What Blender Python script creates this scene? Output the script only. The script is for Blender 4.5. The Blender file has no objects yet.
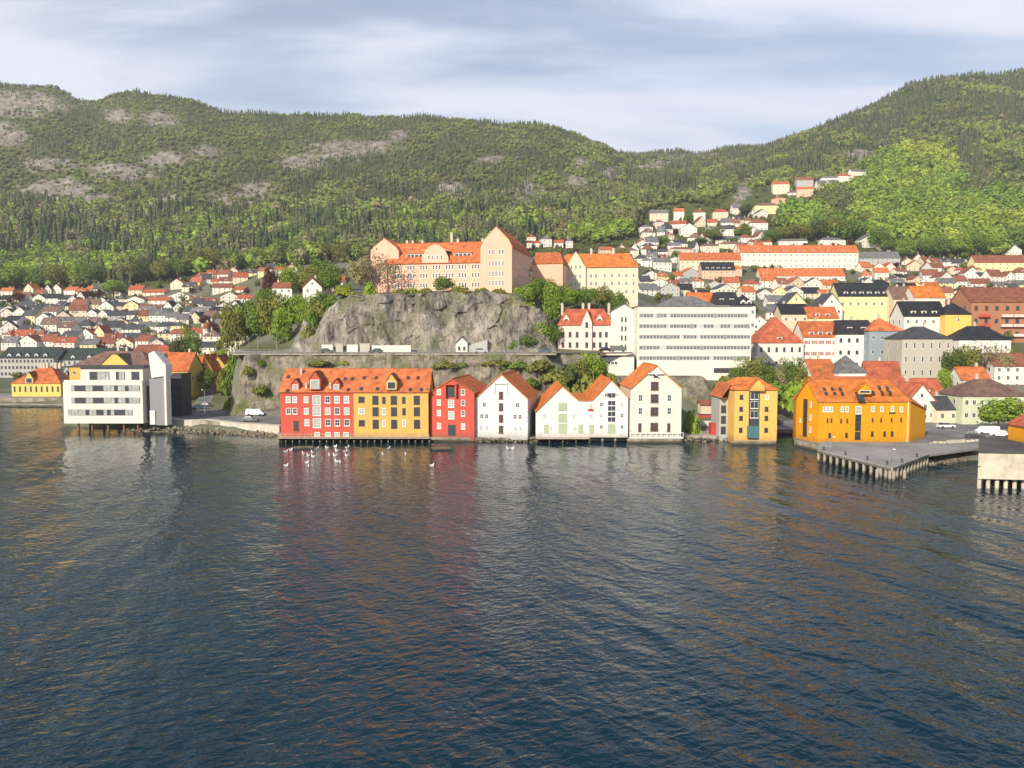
import bpy, bmesh, math, random
import numpy as np
from mathutils import Vector, Matrix
random.seed(7)
rng = np.random.default_rng(11)
sc = bpy.context.scene
COL = sc.collection
R = math.radians
F = 790.0; PITCH = math.atan(49/790.0); CH = 26.0
cp, sp = math.cos(PITCH), math.sin(PITCH)

# ------------------------------------------------------------------ pixel helpers (measuring the photograph)
def slope(py):
    v = (384-py)/F
    return (v*cp-sp)/(cp+v*sp)
def zat(Y, py): return CH+Y*slope(py)
def pt(px, py, Y):
    v = (384-py)/F; t = Y/(cp+v*sp)
    return Vector(((px-512)/F*t, Y, CH+t*(v*cp-sp)))
def proj(x, y, z):
    t = y*cp-(z-CH)*sp
    return 512+F*x/t, 384-F*((z-CH)*cp+y*sp)/t
def xat(px, Y): return (px-512)/F*Y

# ------------------------------------------------------------------ terrain
def P(Y, py): return (Y, zat(Y, py))
COLS = {
 -900: [(293,-4),(298,1.2),(330,2.5),(380,3),P(420,372),P(500,345),P(600,318),P(700,292),P(1000,228),P(1350,160),P(1600,170),(2600,150)],
 -150: [(293,-4),(298,1.2),(330,2.5),(380,3),P(420,372),P(500,345),P(600,318),P(700,292),P(1000,218),P(1350,96),P(1600,118),(2600,200)],
 0: [(293,-4),(298,1.2),(330,2.5),(380,3),P(420,372),P(500,345),P(600,318),P(700,293),P(1000,212),P(1350,84),P(1500,104),(2600,200)],
 55: [(288,-4),(293,1.2),(330,2.5),(380,3),P(420,372),P(500,345),P(600,318),P(700,291),P(1000,212),P(1350,86),P(1500,108),(2600,200)],
 66: [(222,-4),(226,1.2),(300,3),(380,4),P(420,372),P(500,345),P(600,317),P(700,290),P(1000,212),P(1350,90),P(1500,108),(2600,200)],
 86: [(220,-4),(224,1.4),(300,3),(380,4),P(420,372),P(500,345),P(600,316),P(700,289),P(1000,212),P(1350,104),P(1500,116),(2600,200)],
 120: [(216,-4),(221,1.4),(300,3),(380,4),P(420,370),P(500,344),P(600,315),P(700,287),P(1000,210),P(1350,90),P(1500,108),(2600,200)],
 200: [(206,-4),(212,1.4),(250,2.0),(300,6.0),(350,9),P(430,358),P(500,336),P(600,306),P(700,277),P(1000,208),P(1350,102),P(1500,118),(2600,200)],
 229: [(202,-4),(208,1.4),(240,2.2),(290,6.5),(330,16),(360,19.5),P(430,340),P(600,300),P(700,270),P(1000,206),P(1350,112),P(1500,124),(2600,200)],
 236: [(202,-4),(207,1.6),(231,2.2),(237,19.6),(300,20.3),P(400,338),P(600,300),P(700,269),P(1000,206),P(1350,112),P(1500,124),(2600,200)],
 285: [(200,-4),(204,1.2),(231,2.0),(237,19.6),(256,20.3),(275,23),(300,30),(330,37),P(500,290),P(700,262),P(1000,206),P(1350,116),P(1500,126),(2600,200)],
 345: [(200,-4),(204,1.2),(231,2.0),(237,19.6),(256,20.3),(268,34),(285,41),(340,43),P(500,280),P(700,258),P(1000,206),P(1350,115),P(1500,127),(2600,200)],
 450: [(200,-4),(204,1.2),(231,2.0),(237,19.6),(256,20.3),(268,36),(285,42),(340,43),P(500,280),P(700,254),P(1000,200),P(1350,122),P(1500,134),(2600,200)],
 520: [(200,-4),(204,1.2),(231,2.0),(237,19.6),(256,20.3),(268,36),(285,42),(340,43),P(500,280),P(700,252),P(1000,200),P(1350,125),P(1550,142),(2600,200)],
 550: [(200,-4),(204,1.2),(231,2.2),(237,19.0),(256,20.3),(275,24),(300,34),(330,42),P(500,280),P(700,250),P(1000,198),P(1350,127),P(1550,148),(2600,220)],
 600: [(200,-4),(204,1.2),(228,3),(250,14),(258,20.6),(275,22),(300,34),(330,42),P(500,280),P(700,249),P(1000,196),P(1350,142),P(1700,150),(2600,260)],
 632: [(200,-4),(204,1.2),(228,2.4),(244,12),(262,14),(290,24),(330,38),P(400,300),P(500,286),P(700,242),P(850,216),P(1000,194),P(1400,170),P(1900,156),(2600,260)],
 680: [(200,-4),(204,1.2),(220,2.0),(240,11.5),(262,12.5),(300,20),P(400,318),P(500,296),P(600,272),P(700,246),P(850,218),P(1000,196),P(1400,170),P(1900,153),(2600,260)],
 740: [(200,-4),(204,1.2),(226,2.2),(246,11),(262,13),(300,20),P(400,318),P(500,298),P(600,276),P(700,250),P(850,214),P(950,198),P(1400,162),P(1800,150),(2600,260)],
 800: [(202,-4),(207,.8),(240,.9),(250,5),(275,14),(300,18),P(400,320),P(500,302),P(600,279),P(700,254),P(850,214),P(950,190),P(1350,140),P(1600,145),(2600,260)],
 850: [(188,-4),(192,.8),(238,.9),(250,4),(275,13),(300,18),P(400,320),P(500,303),P(600,279),P(700,256),P(850,218),P(950,190),P(1350,118),P(1600,125),(2600,260)],
 925: [(160,-4),(164,.6),(236,.9),(243,3),(258,11),(290,17),(310,23),P(400,318),P(500,300),P(600,280),P(700,262),P(850,222),P(1000,180),P(1400,84),P(1600,95),(2600,300)],
 985: [(158,-4),(164,.6),(236,.9),(243,3),(258,10),(290,16),(310,22),P(400,320),P(500,302),P(600,280),P(700,263),P(850,224),P(1000,182),P(1400,76),P(1600,90),(2600,300)],
 1024: [(150,-4),(156,.6),(236,.9),(243,3),(258,10),(290,16),(310,22),P(400,320),P(500,303),P(600,280),P(700,263),P(850,224),P(1000,182),P(1400,74),P(1600,88),(2600,300)],
 1200: [(150,-4),(156,.6),(236,.9),(243,3),(258,10),(290,16),(310,22),P(400,322),P(500,305),P(600,282),P(700,264),P(1000,176),P(1400,66),P(1600,88),(2600,300)],
 1900: [(150,-4),(156,.6),(236,.9),(243,3),(258,10),(290,16),(310,22),P(400,322),P(500,305),P(600,282),P(700,264),P(1000,190),P(1400,110),P(1600,130),(2600,300)],
}
YG = np.unique(np.concatenate([np.arange(128,320,3.0), np.arange(320,700,8.0), np.arange(700,1600,9.0), np.arange(1600,2700,40.0)]))
CPX = np.array(sorted(COLS), float)
TAB = np.array([np.interp(YG, [a for a,_ in COLS[int(k)]], [b for _,b in COLS[int(k)]]) for k in CPX])
# ease the kinks of the far hill profiles
for _ in range(6):
    far = TAB.copy(); far[:,1:-1] = (TAB[:,:-2]+2*TAB[:,1:-1]+TAB[:,2:])/4
    w = np.clip((YG-430)/150, 0, 1); TAB = TAB*(1-w)+far*w
PXG = np.arange(-900, 1901, 5.0)
TG = np.array([[np.interp(p, CPX, TAB[:,j]) for p in PXG] for j in range(len(YG))])   # [Y, px]
_k = np.array([1,4,6,4,1])/16.0
_sm = TG.copy()
for _ in range(4):
    _sm = np.apply_along_axis(lambda r: np.convolve(np.pad(r,2,'edge'), _k, 'valid'), 1, _sm)
_w = np.clip((YG-450)/150, 0, 1)[:,None]
TG = TG*(1-_w)+_sm*_w
def _hash(ix, iy, s):
    h = np.sin(ix*127.1+iy*311.7+s*74.7)*43758.5453
    return h-np.floor(h)
def vnoise(x, y, s=0):
    ix, iy = np.floor(x), np.floor(y); fx, fy = x-ix, y-iy
    fx = fx*fx*(3-2*fx); fy = fy*fy*(3-2*fy)
    a = _hash(ix,iy,s); b = _hash(ix+1,iy,s); c = _hash(ix,iy+1,s); d = _hash(ix+1,iy+1,s)
    return (a*(1-fx)+b*fx)*(1-fy)+(c*(1-fx)+d*fx)*fy
def fbm(x, y, o=4, s=0):
    r = 0; a = .5
    for i in range(o): r = r+a*vnoise(x*2**i, y*2**i, s+i); a *= .5
    return r/(1-.5**o)
ROCKS = [(8,104,70,14),(-30,130,50,14),(118,116,16,7),(160,119,20,8),(205,152,18,7),(10,138,22,10),(125,172,40,10),(60,190,42,11),(100,200,24,7),(165,160,30,7),
 (235,203,36,13),(300,162,26,9),(345,150,38,9),(378,147,20,7),(172,200,14,6),(260,190,20,8),(530,196,17,15),(577,184,14,8),(582,163,12,6),(450,190,14,8),(655,166,16,8),(678,160,20,7),
 (399,135,12,5),(743,190,9,12),(860,156,22,6),(640,170,10,5),(50,165,30,8),(-80,120,60,20),(610,172,12,6),(318,205,12,6),(490,160,14,5),(700,156,20,6)]
def rockmask(px, py):
    m = np.zeros_like(px)
    for a,b,c,d in ROCKS: m = np.maximum(m, np.exp(-(((px-a)/c)**2+((py-b)/d)**2)))
    return m
def _tab(px, Y):
    fi = np.clip((px-PXG[0])/5.0, 0, len(PXG)-1.001); i = fi.astype(int); fi = fi-i
    fj = np.clip(np.interp(Y, YG, np.arange(len(YG))), 0, len(YG)-1.001); j = fj.astype(int); fj = fj-j
    return (TG[j,i]*(1-fi)+TG[j,i+1]*fi)*(1-fj)+(TG[j+1,i]*(1-fi)+TG[j+1,i+1]*fi)*fj
def hgt(X, Y):
    X = np.asarray(X, float); Y = np.asarray(Y, float)
    z = np.full(X.shape, 20.0)
    for _ in range(3):
        px = 512+F*X/(Y*cp-(z-CH)*sp); z = _tab(px, Y)
    w = np.clip((Y-720)/200, 0, 1)
    return z+w*((fbm(X/70, Y/70, 4, 3)-.5)*26+(fbm(X/22, Y/22, 3, 9)-.5)*7)
def hz(x, y): return float(hgt(np.array([x]), np.array([y]))[0])
def ground(px, py, ymin=236.0, ymax=1900.0):
    """depth at which the sight line through a measured point meets the terrain"""
    Ys = np.arange(ymin, ymax, 2.0); s = slope(py); v = (384-py)/F
    X = (px-512)/F*Ys/(cp+v*sp); d = hgt(X, Ys)-(CH+Ys*s)
    k = np.nonzero(d > 0)[0]
    return float(Ys[k[0]]) if len(k) else ymax

# ------------------------------------------------------------------ scene helpers
def put(o, parent=None):
    COL.objects.link(o)
    if parent is not None: o.parent = parent
    return o
def tag(o, label=None, cat=None, group=None, kind=None):
    if label: o['label'] = label
    if cat: o['category'] = cat
    if group: o['group'] = group
    if kind: o['kind'] = kind
    return o
def empty(name, loc, rz=0.0):
    o = bpy.data.objects.new(name, None); o.location = loc; o.rotation_euler = (0,0,rz); o.empty_display_size = .5
    return put(o)
class MB:
    def __init__(s): s.v = []; s.f = []; s.m = []
    def face(s, pts, m=0):
        n = len(s.v); s.v += [tuple(p) for p in pts]; s.f.append(tuple(range(n, n+len(pts)))); s.m.append(m)
    def box(s, x0, x1, y0, y1, z0, z1, m=0):
        n = len(s.v)
        s.v += [(x0,y0,z0),(x1,y0,z0),(x1,y1,z0),(x0,y1,z0),(x0,y0,z1),(x1,y0,z1),(x1,y1,z1),(x0,y1,z1)]
        for q in ((3,2,1,0),(4,5,6,7),(0,1,5,4),(1,2,6,5),(2,3,7,6),(3,0,4,7)): s.f.append(tuple(n+i for i in q)); s.m.append(m)
    def prism(s, poly, z0, z1, m=0, mt=None):
        """vertical prism over a plan polygon"""
        k = len(poly); n = len(s.v)
        s.v += [(p[0],p[1],z0) for p in poly]+[(p[0],p[1],z1) for p in poly]
        s.f.append(tuple(n+i for i in reversed(range(k)))); s.m.append(m)
        s.f.append(tuple(n+k+i for i in range(k))); s.m.append(m if mt is None else mt)
        for i in range(k): j = (i+1)%k; s.f.append((n+i,n+j,n+k+j,n+k+i)); s.m.append(m)
    def slab(s, pts, n, th, m=0):
        """thick sheet: polygon pts pushed along -n by th"""
        k = len(pts); b = len(s.v); n = Vector(n).normalized()*th
        s.v += [tuple(Vector(p)) for p in pts]+[tuple(Vector(p)-n) for p in pts]
        s.f.append(tuple(b+i for i in range(k))); s.m.append(m); s.f.append(tuple(b+k+i for i in reversed(range(k)))); s.m.append(m)
        for i in range(k): j = (i+1)%k; s.f.append((b+j,b+i,b+k+i,b+k+j)); s.m.append(m)
    def tube(s, a, b, r0, r1=None, n=8, m=0):
        a = Vector(a); b = Vector(b); r1 = r0 if r1 is None else r1
        d = (b-a).normalized(); u = d.orthogonal().normalized(); w = d.cross(u); k = len(s.v)
        for c, r in ((a,r0),(b,r1)):
            for i in range(n):
                t = 2*math.pi*i/n; s.v.append(tuple(c+u*math.cos(t)*r+w*math.sin(t)*r))
        for i in range(n): j = (i+1)%n; s.f.append((k+i,k+j,k+n+j,k+n+i)); s.m.append(m)
        s.f.append(tuple(k+i for i in reversed(range(n)))); s.m.append(m); s.f.append(tuple(k+n+i for i in range(n))); s.m.append(m)
    def mesh(s, name, mats, smooth=False):
        me = bpy.data.meshes.new(name); me.from_pydata(s.v, [], s.f)
        for m in (mats if isinstance(mats, (list,tuple)) else [mats]): me.materials.append(m)
        me.polygons.foreach_set('material_index', s.m)
        if smooth: me.polygons.foreach_set('use_smooth', [True]*len(s.f))
        me.validate(); me.update()
        bm = bmesh.new(); bm.from_mesh(me); bmesh.ops.recalc_face_normals(bm, faces=bm.faces); bm.to_mesh(me); bm.free()
        return me
    def build(s, name, mats, parent=None, smooth=False, loc=None):
        o = bpy.data.objects.new(name, s.mesh(name, mats, smooth))
        if loc is not None: o.location = loc
        return put(o, parent)
def link(name, me, parent=None, loc=(0,0,0), rz=0.0, scale=None):
    o = bpy.data.objects.new(name, me); o.location = loc; o.rotation_euler = (0,0,rz)
    if scale: o.scale = scale
    return put(o, parent)

# ------------------------------------------------------------------ materials
def mat(name, col, rough=.7, var=.12, scale=.6, bump=0.0, bscale=8.0, metal=0.0, spec=.4, rand=.0, col2=None, streak=None, coord='Object'):
    m = bpy.data.materials.new(name); m.use_nodes = True; nt = m.node_tree; N = nt.nodes; L = nt.links
    b = N['Principled BSDF']; b.inputs['Roughness'].default_value = rough; b.inputs['Metallic'].default_value = metal
    b.inputs['Specular IOR Level'].default_value = spec
    tc = N.new('ShaderNodeTexCoord'); mp = N.new('ShaderNodeMapping'); L.new(tc.outputs[coord], mp.inputs['Vector'])
    if streak: mp.inputs['Scale'].default_value = streak
    nz = N.new('ShaderNodeTexNoise'); nz.inputs['Scale'].default_value = scale; nz.inputs['Detail'].default_value = 6; nz.inputs['Roughness'].default_value = .65
    L.new(mp.outputs['Vector'], nz.inputs['Vector'])
    rp = N.new('ShaderNodeValToRGB'); L.new(nz.outputs['Fac'], rp.inputs['Fac'])
    c = Vector(col[:3]); lo = [max(0,x*(1-var)) for x in (col2 or col)]; hi = [min(1,x*(1+var)) for x in col]
    rp.color_ramp.elements[0].position = .32; rp.color_ramp.elements[0].color = (*lo,1)
    rp.color_ramp.elements[1].position = .68; rp.color_ramp.elements[1].color = (*hi,1)
    out = rp.outputs['Color']
    if rand:
        oi = N.new('ShaderNodeObjectInfo'); mr = N.new('ShaderNodeMapRange'); L.new(oi.outputs['Random'], mr.inputs['Value'])
        mr.inputs['To Min'].default_value = 1-rand; mr.inputs['To Max'].default_value = 1+rand
        hs = N.new('ShaderNodeHueSaturation'); L.new(mr.outputs['Result'], hs.inputs['Value']); L.new(out, hs.inputs['Color']); out = hs.outputs['Color']
    L.new(out, b.inputs['Base Color'])
    if bump:
        n2 = N.new('ShaderNodeTexNoise'); n2.inputs['Scale'].default_value = bscale; n2.inputs['Detail'].default_value = 5; L.new(mp.outputs['Vector'], n2.inputs['Vector'])
        bp = N.new('ShaderNodeBump'); bp.inputs['Strength'].default_value = bump; bp.inputs['Distance'].default_value = .1
        L.new(n2.outputs['Fac'], bp.inputs['Height']); L.new(bp.outputs['Normal'], b.inputs['Normal'])
    return m
def rooftile(name, col, var=.18, rand=.12, rough=.8):
    """pantiles: fine courses across the slope, patchy weathering"""
    m = mat(name, col, rough, var, .55, 0, rand=rand, col2=[c*.62 for c in col], spec=.25)
    nt = m.node_tree; N = nt.nodes; L = nt.links; b = N['Principled BSDF']
    tc = N.new('ShaderNodeTexCoord'); wv = N.new('ShaderNodeTexWave'); wv.bands_direction = 'Z'; wv.inputs['Scale'].default_value = 1.3; wv.inputs['Distortion'].default_value = .6
    L.new(tc.outputs['Object'], wv.inputs['Vector'])
    bp = N.new('ShaderNodeBump'); bp.inputs['Strength'].default_value = .5; bp.inputs['Distance'].default_value = .08
    L.new(wv.outputs['Fac'], bp.inputs['Height']); L.new(bp.outputs['Normal'], b.inputs['Normal'])
    return m
def grime(m, src, top, bot, amt, col=(.10,.085,.055)):
    """splash stain rising unevenly from the foot of a wall, or weed and tide mark on a quay"""
    nt = m.node_tree; N = nt.nodes; L = nt.links; b = N['Principled BSDF']; cur = b.inputs['Base Color'].links[0].from_socket
    if src == 'Object': tc = N.new('ShaderNodeTexCoord'); v = tc.outputs['Object']
    else: tc = N.new('ShaderNodeNewGeometry'); v = tc.outputs['Position']
    se = N.new('ShaderNodeSeparateXYZ'); L.new(v, se.inputs[0]); nz = N.new('ShaderNodeTexNoise'); nz.inputs['Scale'].default_value = .9; nz.inputs['Detail'].default_value = 5; L.new(v, nz.inputs['Vector'])
    ad = N.new('ShaderNodeMath'); ad.operation = 'MULTIPLY_ADD'; L.new(nz.outputs['Fac'], ad.inputs[0]); ad.inputs[1].default_value = -(top-bot)*.9; L.new(se.outputs['Z'], ad.inputs[2])
    mr = N.new('ShaderNodeMapRange'); mr.inputs['From Min'].default_value = bot-(top-bot)*.45; mr.inputs['From Max'].default_value = top-(top-bot)*.45; mr.inputs['To Min'].default_value = amt; mr.inputs['To Max'].default_value = 0; L.new(ad.outputs[0], mr.inputs['Value'])
    mx = N.new('ShaderNodeMix'); mx.data_type = 'RGBA'; L.new(mr.outputs['Result'], mx.inputs['Factor']); L.new(cur, mx.inputs['A']); mx.inputs['B'].default_value = (*col,1); L.new(mx.outputs['Result'], b.inputs['Base Color'])
def plaster(name, col, rand=.05, var=.07): return mat(name, col, .85, var, .25, .25, 3, rand=rand, streak=(1,1,.35), spec=.2)
W = {
 'white': plaster('white_paint', (.70,.67,.61)), 'cream': plaster('cream_paint', (.64,.57,.42)), 'ivory': plaster('ivory_paint', (.68,.655,.57)),
 'beige': plaster('beige_plaster', (.60,.50,.36)), 'yellow': plaster('yellow_paint', (.72,.50,.14)), 'paleyellow': plaster('pale_yellow_paint', (.75,.64,.34)),
 'grey': plaster('grey_plaster', (.42,.42,.40)), 'blue': plaster('blue_grey_paint', (.26,.31,.35)), 'pink': plaster('pink_plaster', (.70,.55,.50)),
 'peach': plaster('peach_plaster', (.70,.43,.31)), 'brick': plaster('brown_brick', (.36,.17,.10)), 'ochre': plaster('ochre_paint', (.62,.36,.08)),
 'stone': plaster('grey_cream_stone', (.46,.43,.36)), 'green': plaster('pale_green_paint', (.55,.60,.42)), 'redwood': plaster('red_paint', (.50,.085,.05)),
}
def boards(name, col, coord_scale=(9,9,.25)):
    m = mat(name, col, .7, .1, 1.0, .9, 2.2, streak=coord_scale, spec=.25, col2=[c*.78 for c in col]); grime(m, 'Object', 1.6, -.6, .55); return m
W['red_boards'] = boards('red_weatherboard', (.60,.105,.07)); W['gold_boards'] = boards('golden_yellow_weatherboard', (.76,.45,.12))
W['white_boards'] = boards('white_weatherboard', (.79,.78,.75)); W['orange_boards'] = boards('orange_weatherboard', (.80,.35,.01))
W['gold_light'] = boards('light_golden_weatherboard', (.86,.52,.14)); W['cream_boards'] = boards('cream_weatherboard', (.76,.74,.64))
T = {
 'orange': rooftile('bright_orange_tiles', (.53,.155,.055)), 'red': rooftile('red_tiles', (.43,.115,.06)), 'rust': rooftile('rust_brown_tiles', (.27,.10,.06)),
 'black': rooftile('black_slate', (.03,.032,.038), rough=.55), 'dark': rooftile('dark_grey_slate', (.075,.078,.085), rough=.55), 'grey': rooftile('grey_slate', (.17,.17,.17), rough=.6),
 'green': rooftile('dark_green_roofing', (.045,.065,.06), rough=.6), 'brown': rooftile('brown_tiles', (.20,.12,.095)), 'vivid': rooftile('vivid_orange_tiles', (.62,.19,.045)),
}
GLASS = mat('window_glass', (.035,.045,.055), .06, .3, .3, spec=.8)
GLASSB = mat('pale_glass_painted_reflection', (.36,.38,.36), .15, .3, .8, spec=.7)  # sky and sun reflections painted into the panes as a pale colour
WHITEP = mat('white_frame_paint', (.80,.79,.75), .6, .04); DARKP = mat('dark_frame_paint', (.05,.05,.055), .6, .1)
REDP = mat('red_shutter_paint', (.45,.05,.04), .6, .1); GREENP = mat('sage_green_shutter', (.36,.43,.29), .6, .1); TEALP = mat('teal_door_paint', (.06,.16,.17), .6, .1)
BROWNP = mat('brown_timber_frame', (.22,.10,.05), .7, .15)
CONC = mat('weathered_concrete', (.42,.39,.33), .85, .22, .25, .4, 3, col2=(.30,.27,.22)); STONE = mat('quay_stone', (.30,.27,.21), .9, .3, .5, .8, 1.5, col2=(.17,.15,.11))
WOODD = mat('wet_dark_timber', (.07,.055,.04), .8, .3, 1.0, .5, 4); WOODL = mat('bleached_timber', (.40,.34,.26), .8, .25, 1.2, .5, 4)
METAL = mat('galvanised_steel', (.30,.31,.32), .45, .1, 1.0, metal=.6); CHIM = mat('chimney_plaster', (.52,.46,.38), .85, .15, 1.0)
ASPH = mat('worn_asphalt', (.085,.085,.085), .9, .25, .12, .3, 6, col2=(.06,.06,.062)); ASPL = mat('pale_quay_paving', (.27,.265,.25), .9, .15, .12, .3, 6, col2=(.2,.195,.185))

for m_ in (STONE, CONC, WOODL): grime(m_, 'World', .75, .25, .92, (.045,.042,.022))
ASPM = mat('weathered_grey_asphalt', (.19,.19,.19), .9, .25, .12, .3, 6, col2=(.135,.135,.14))
# ------------------------------------------------------------------ terrain mesh, cliff, water
def rockmat(name, dark=(.13,.12,.10), light=(.33,.31,.27), moss=(.10,.12,.03), mossamt=.5, scale=.12):
    m = bpy.data.materials.new(name); m.use_nodes = True; nt = m.node_tree; N = nt.nodes; L = nt.links
    b = N['Principled BSDF']; b.inputs['Roughness'].default_value = .92; b.inputs['Specular IOR Level'].default_value = .2
    tc = N.new('ShaderNodeTexCoord'); mp = N.new('ShaderNodeMapping'); mp.inputs['Scale'].default_value = (1,1,.5); mp.inputs['Rotation'].default_value = (.2,.3,0); L.new(tc.outputs['Object'], mp.inputs['Vector'])
    n1 = N.new('ShaderNodeTexNoise'); n1.inputs['Scale'].default_value = scale; n1.inputs['Detail'].default_value = 9; n1.inputs['Roughness'].default_value = .7; n1.inputs['Distortion'].default_value = .6; L.new(mp.outputs['Vector'], n1.inputs['Vector'])
    r1 = N.new('ShaderNodeValToRGB'); L.new(n1.outputs['Fac'], r1.inputs['Fac'])
    e = r1.color_ramp.elements; e[0].position = .36; e[0].color = (*dark,1); e[1].position = .62; e[1].color = (*light,1)
    m2 = N.new('ShaderNodeMapping'); m2.inputs['Scale'].default_value = (1,1,.16); m2.inputs['Rotation'].default_value = (0,.22,0); L.new(tc.outputs['Object'], m2.inputs['Vector'])
    vo = N.new('ShaderNodeTexNoise'); vo.inputs['Scale'].default_value = scale*4.5; vo.inputs['Detail'].default_value = 7; vo.inputs['Roughness'].default_value = .75; vo.inputs['Distortion'].default_value = 1.1; L.new(m2.outputs['Vector'], vo.inputs['Vector'])
    vr = N.new('ShaderNodeMapRange'); vr.inputs['From Min'].default_value = .34; vr.inputs['From Max'].default_value = .55; vr.inputs['To Min'].default_value = .22; vr.inputs['To Max'].default_value = 1.1; L.new(vo.outputs['Fac'], vr.inputs['Value'])
    mu = N.new('ShaderNodeMix'); mu.data_type = 'RGBA'; mu.blend_type = 'MULTIPLY'; mu.inputs['Factor'].default_value = .9; L.new(r1.outputs['Color'], mu.inputs['A']); L.new(vr.outputs['Result'], mu.inputs['B'])
    n3 = N.new('ShaderNodeTexNoise'); n3.inputs['Scale'].default_value = scale*.8; n3.inputs['Detail'].default_value = 5; L.new(tc.outputs['Object'], n3.inputs['Vector'])
    r3 = N.new('ShaderNodeMapRange'); r3.inputs['From Min'].default_value = .5; r3.inputs['From Max'].default_value = .68; r3.inputs['To Max'].default_value = mossamt; L.new(n3.outputs['Fac'], r3.inputs['Value'])
    mx = N.new('ShaderNodeMix'); mx.data_type = 'RGBA'; L.new(r3.outputs['Result'], mx.inputs['Factor']); L.new(mu.outputs['Result'], mx.inputs['A']); mx.inputs['B'].default_value = (*moss,1)
    L.new(mx.outputs['Result'], b.inputs['Base Color'])
    bp = N.new('ShaderNodeBump'); bp.inputs['Strength'].default_value = .8; bp.inputs['Distance'].default_value = 1.2; L.new(n1.outputs['Fac'], bp.inputs['Height']); L.new(bp.outputs['Normal'], b.inputs['Normal'])
    return m
ROCK = rockmat('cliff_rock', (.11,.10,.085), (.34,.31,.265), (.10,.115,.03), .55, .16); SHORE = rockmat('shore_rock', (.10,.085,.06), (.36,.32,.24), (.12,.11,.03), .5, .5)
WALLROCK = rockmat('old_wall_stone', (.13,.115,.09), (.30,.27,.21), (.10,.125,.03), .9, .22)

px_g = PXG; nX, nY = len(px_g), len(YG)
PXm, Ym = np.meshgrid(px_g, YG)
Zt = TG.copy(); Xm = (PXm-512)/F*(Ym*cp-(Zt-CH)*sp)
Zm = hgt(Xm, Ym)
ppx, ppy = proj(Xm, Ym, Zm)
rk = rockmask(ppx, ppy)*np.clip((Ym-760)/100,0,1)
rk = np.clip(rk, 0, 1)
Zm = Zm+rk*((fbm(Xm/14,Ym/14,3,31)-.4)*14)
tm = bpy.data.meshes.new('terrain')
vs = np.stack([Xm,Ym,Zm],-1).reshape(-1,3)
I = np.arange(nX*nY).reshape(nY,nX)
fc = np.stack([I[:-1,:-1],I[:-1,1:],I[1:,1:],I[1:,:-1]],-1).reshape(-1,4)
def npmesh(me, v, f):
    k = f.shape[1]
    me.vertices.add(len(v)); me.vertices.foreach_set('co', v.astype(np.float32).ravel())
    me.loops.add(f.size); me.loops.foreach_set('vertex_index', f.astype(np.int32).ravel())
    me.polygons.add(len(f)); me.polygons.foreach_set('loop_start', np.arange(0,f.size,k,dtype=np.int32)); me.polygons.foreach_set('loop_total', np.full(len(f),k,dtype=np.int32))
    me.update(calc_edges=True)
npmesh(tm, vs, fc); tm.polygons.foreach_set('use_smooth', [True]*len(fc))
town = np.clip(1-(Ym-640)/60,0,1)*np.clip(fbm(Xm/30,Ym/30,3,41)*1.6-.15,0,1)
town = np.where(Ym < 262, 0.85, town)
at = tm.attributes.new('ground_mix','FLOAT_COLOR','POINT')
at.data.foreach_set('color', np.stack([rk, town, np.clip((Ym-700)/100,0,1), np.ones_like(rk)],-1).astype(np.float32).ravel())
m = bpy.data.materials.new('hillside_ground'); m.use_nodes = True; nt = m.node_tree; N = nt.nodes; L = nt.links; b = N['Principled BSDF']
b.inputs['Roughness'].default_value = .95; b.inputs['Specular IOR Level'].default_value = .1
a = N.new('ShaderNodeAttribute'); a.attribute_name = 'ground_mix'; se = N.new('ShaderNodeSeparateColor'); L.new(a.outputs['Color'], se.inputs['Color'])
tc = N.new('ShaderNodeTexCoord')
def nramp(scale, c0, c1, p0=.35, p1=.65, detail=8, r=.7):
    n = N.new('ShaderNodeTexNoise'); n.inputs['Scale'].default_value = scale; n.inputs['Detail'].default_value = detail; n.inputs['Roughness'].default_value = r; L.new(tc.outputs['Object'], n.inputs['Vector'])
    q = N.new('ShaderNodeValToRGB'); q.color_ramp.elements[0].position = p0; q.color_ramp.elements[0].color = (*c0,1); q.color_ramp.elements[1].position = p1; q.color_ramp.elements[1].color = (*c1,1); L.new(n.outputs['Fac'], q.inputs['Fac']); return q, n
g, gn = nramp(.03, (.05,.064,.02), (.105,.118,.038))
rr, rn = nramp(.11, (.075,.068,.055), (.32,.285,.25))
tt, tn = nramp(.05, (.11,.125,.06), (.21,.20,.185))
r2, rn2 = nramp(.075, (0,0,0), (1,1,1), detail=9, r=.75)
def mixc(f, A, B):
    x = N.new('ShaderNodeMix'); x.data_type = 'RGBA'; L.new(f, x.inputs['Factor']); L.new(A, x.inputs['A']); L.new(B, x.inputs['B']); return x.outputs['Result']
rf_ = N.new('ShaderNodeMath'); rf_.operation = 'MULTIPLY_ADD'; L.new(rn2.outputs['Fac'], rf_.inputs[0]); rf_.inputs[1].default_value = 2.6; L.new(se.outputs['Red'], rf_.inputs[2])
rsm = N.new('ShaderNodeMapRange'); rsm.inputs['From Min'].default_value = 1.60; rsm.inputs['From Max'].default_value = 1.90; L.new(rf_.outputs[0], rsm.inputs['Value'])
c1 = mixc(se.outputs['Green'], g.outputs['Color'], tt.outputs['Color']); c2 = mixc(rsm.outputs['Result'], c1, rr.outputs['Color'])
L.new(c2, b.inputs['Base Color'])
bp = N.new('ShaderNodeBump'); bp.inputs['Strength'].default_value = .6; bp.inputs['Distance'].default_value = 2.5; L.new(rn.outputs['Fac'], bp.inputs['Height']); L.new(bp.outputs['Normal'], b.inputs['Normal'])
tm.materials.append(m)
ter = put(bpy.data.objects.new('hillside_terrain', tm)); tag(ter, 'wooded hills and sloping town ground rising from the harbour', kind='structure')

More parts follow.
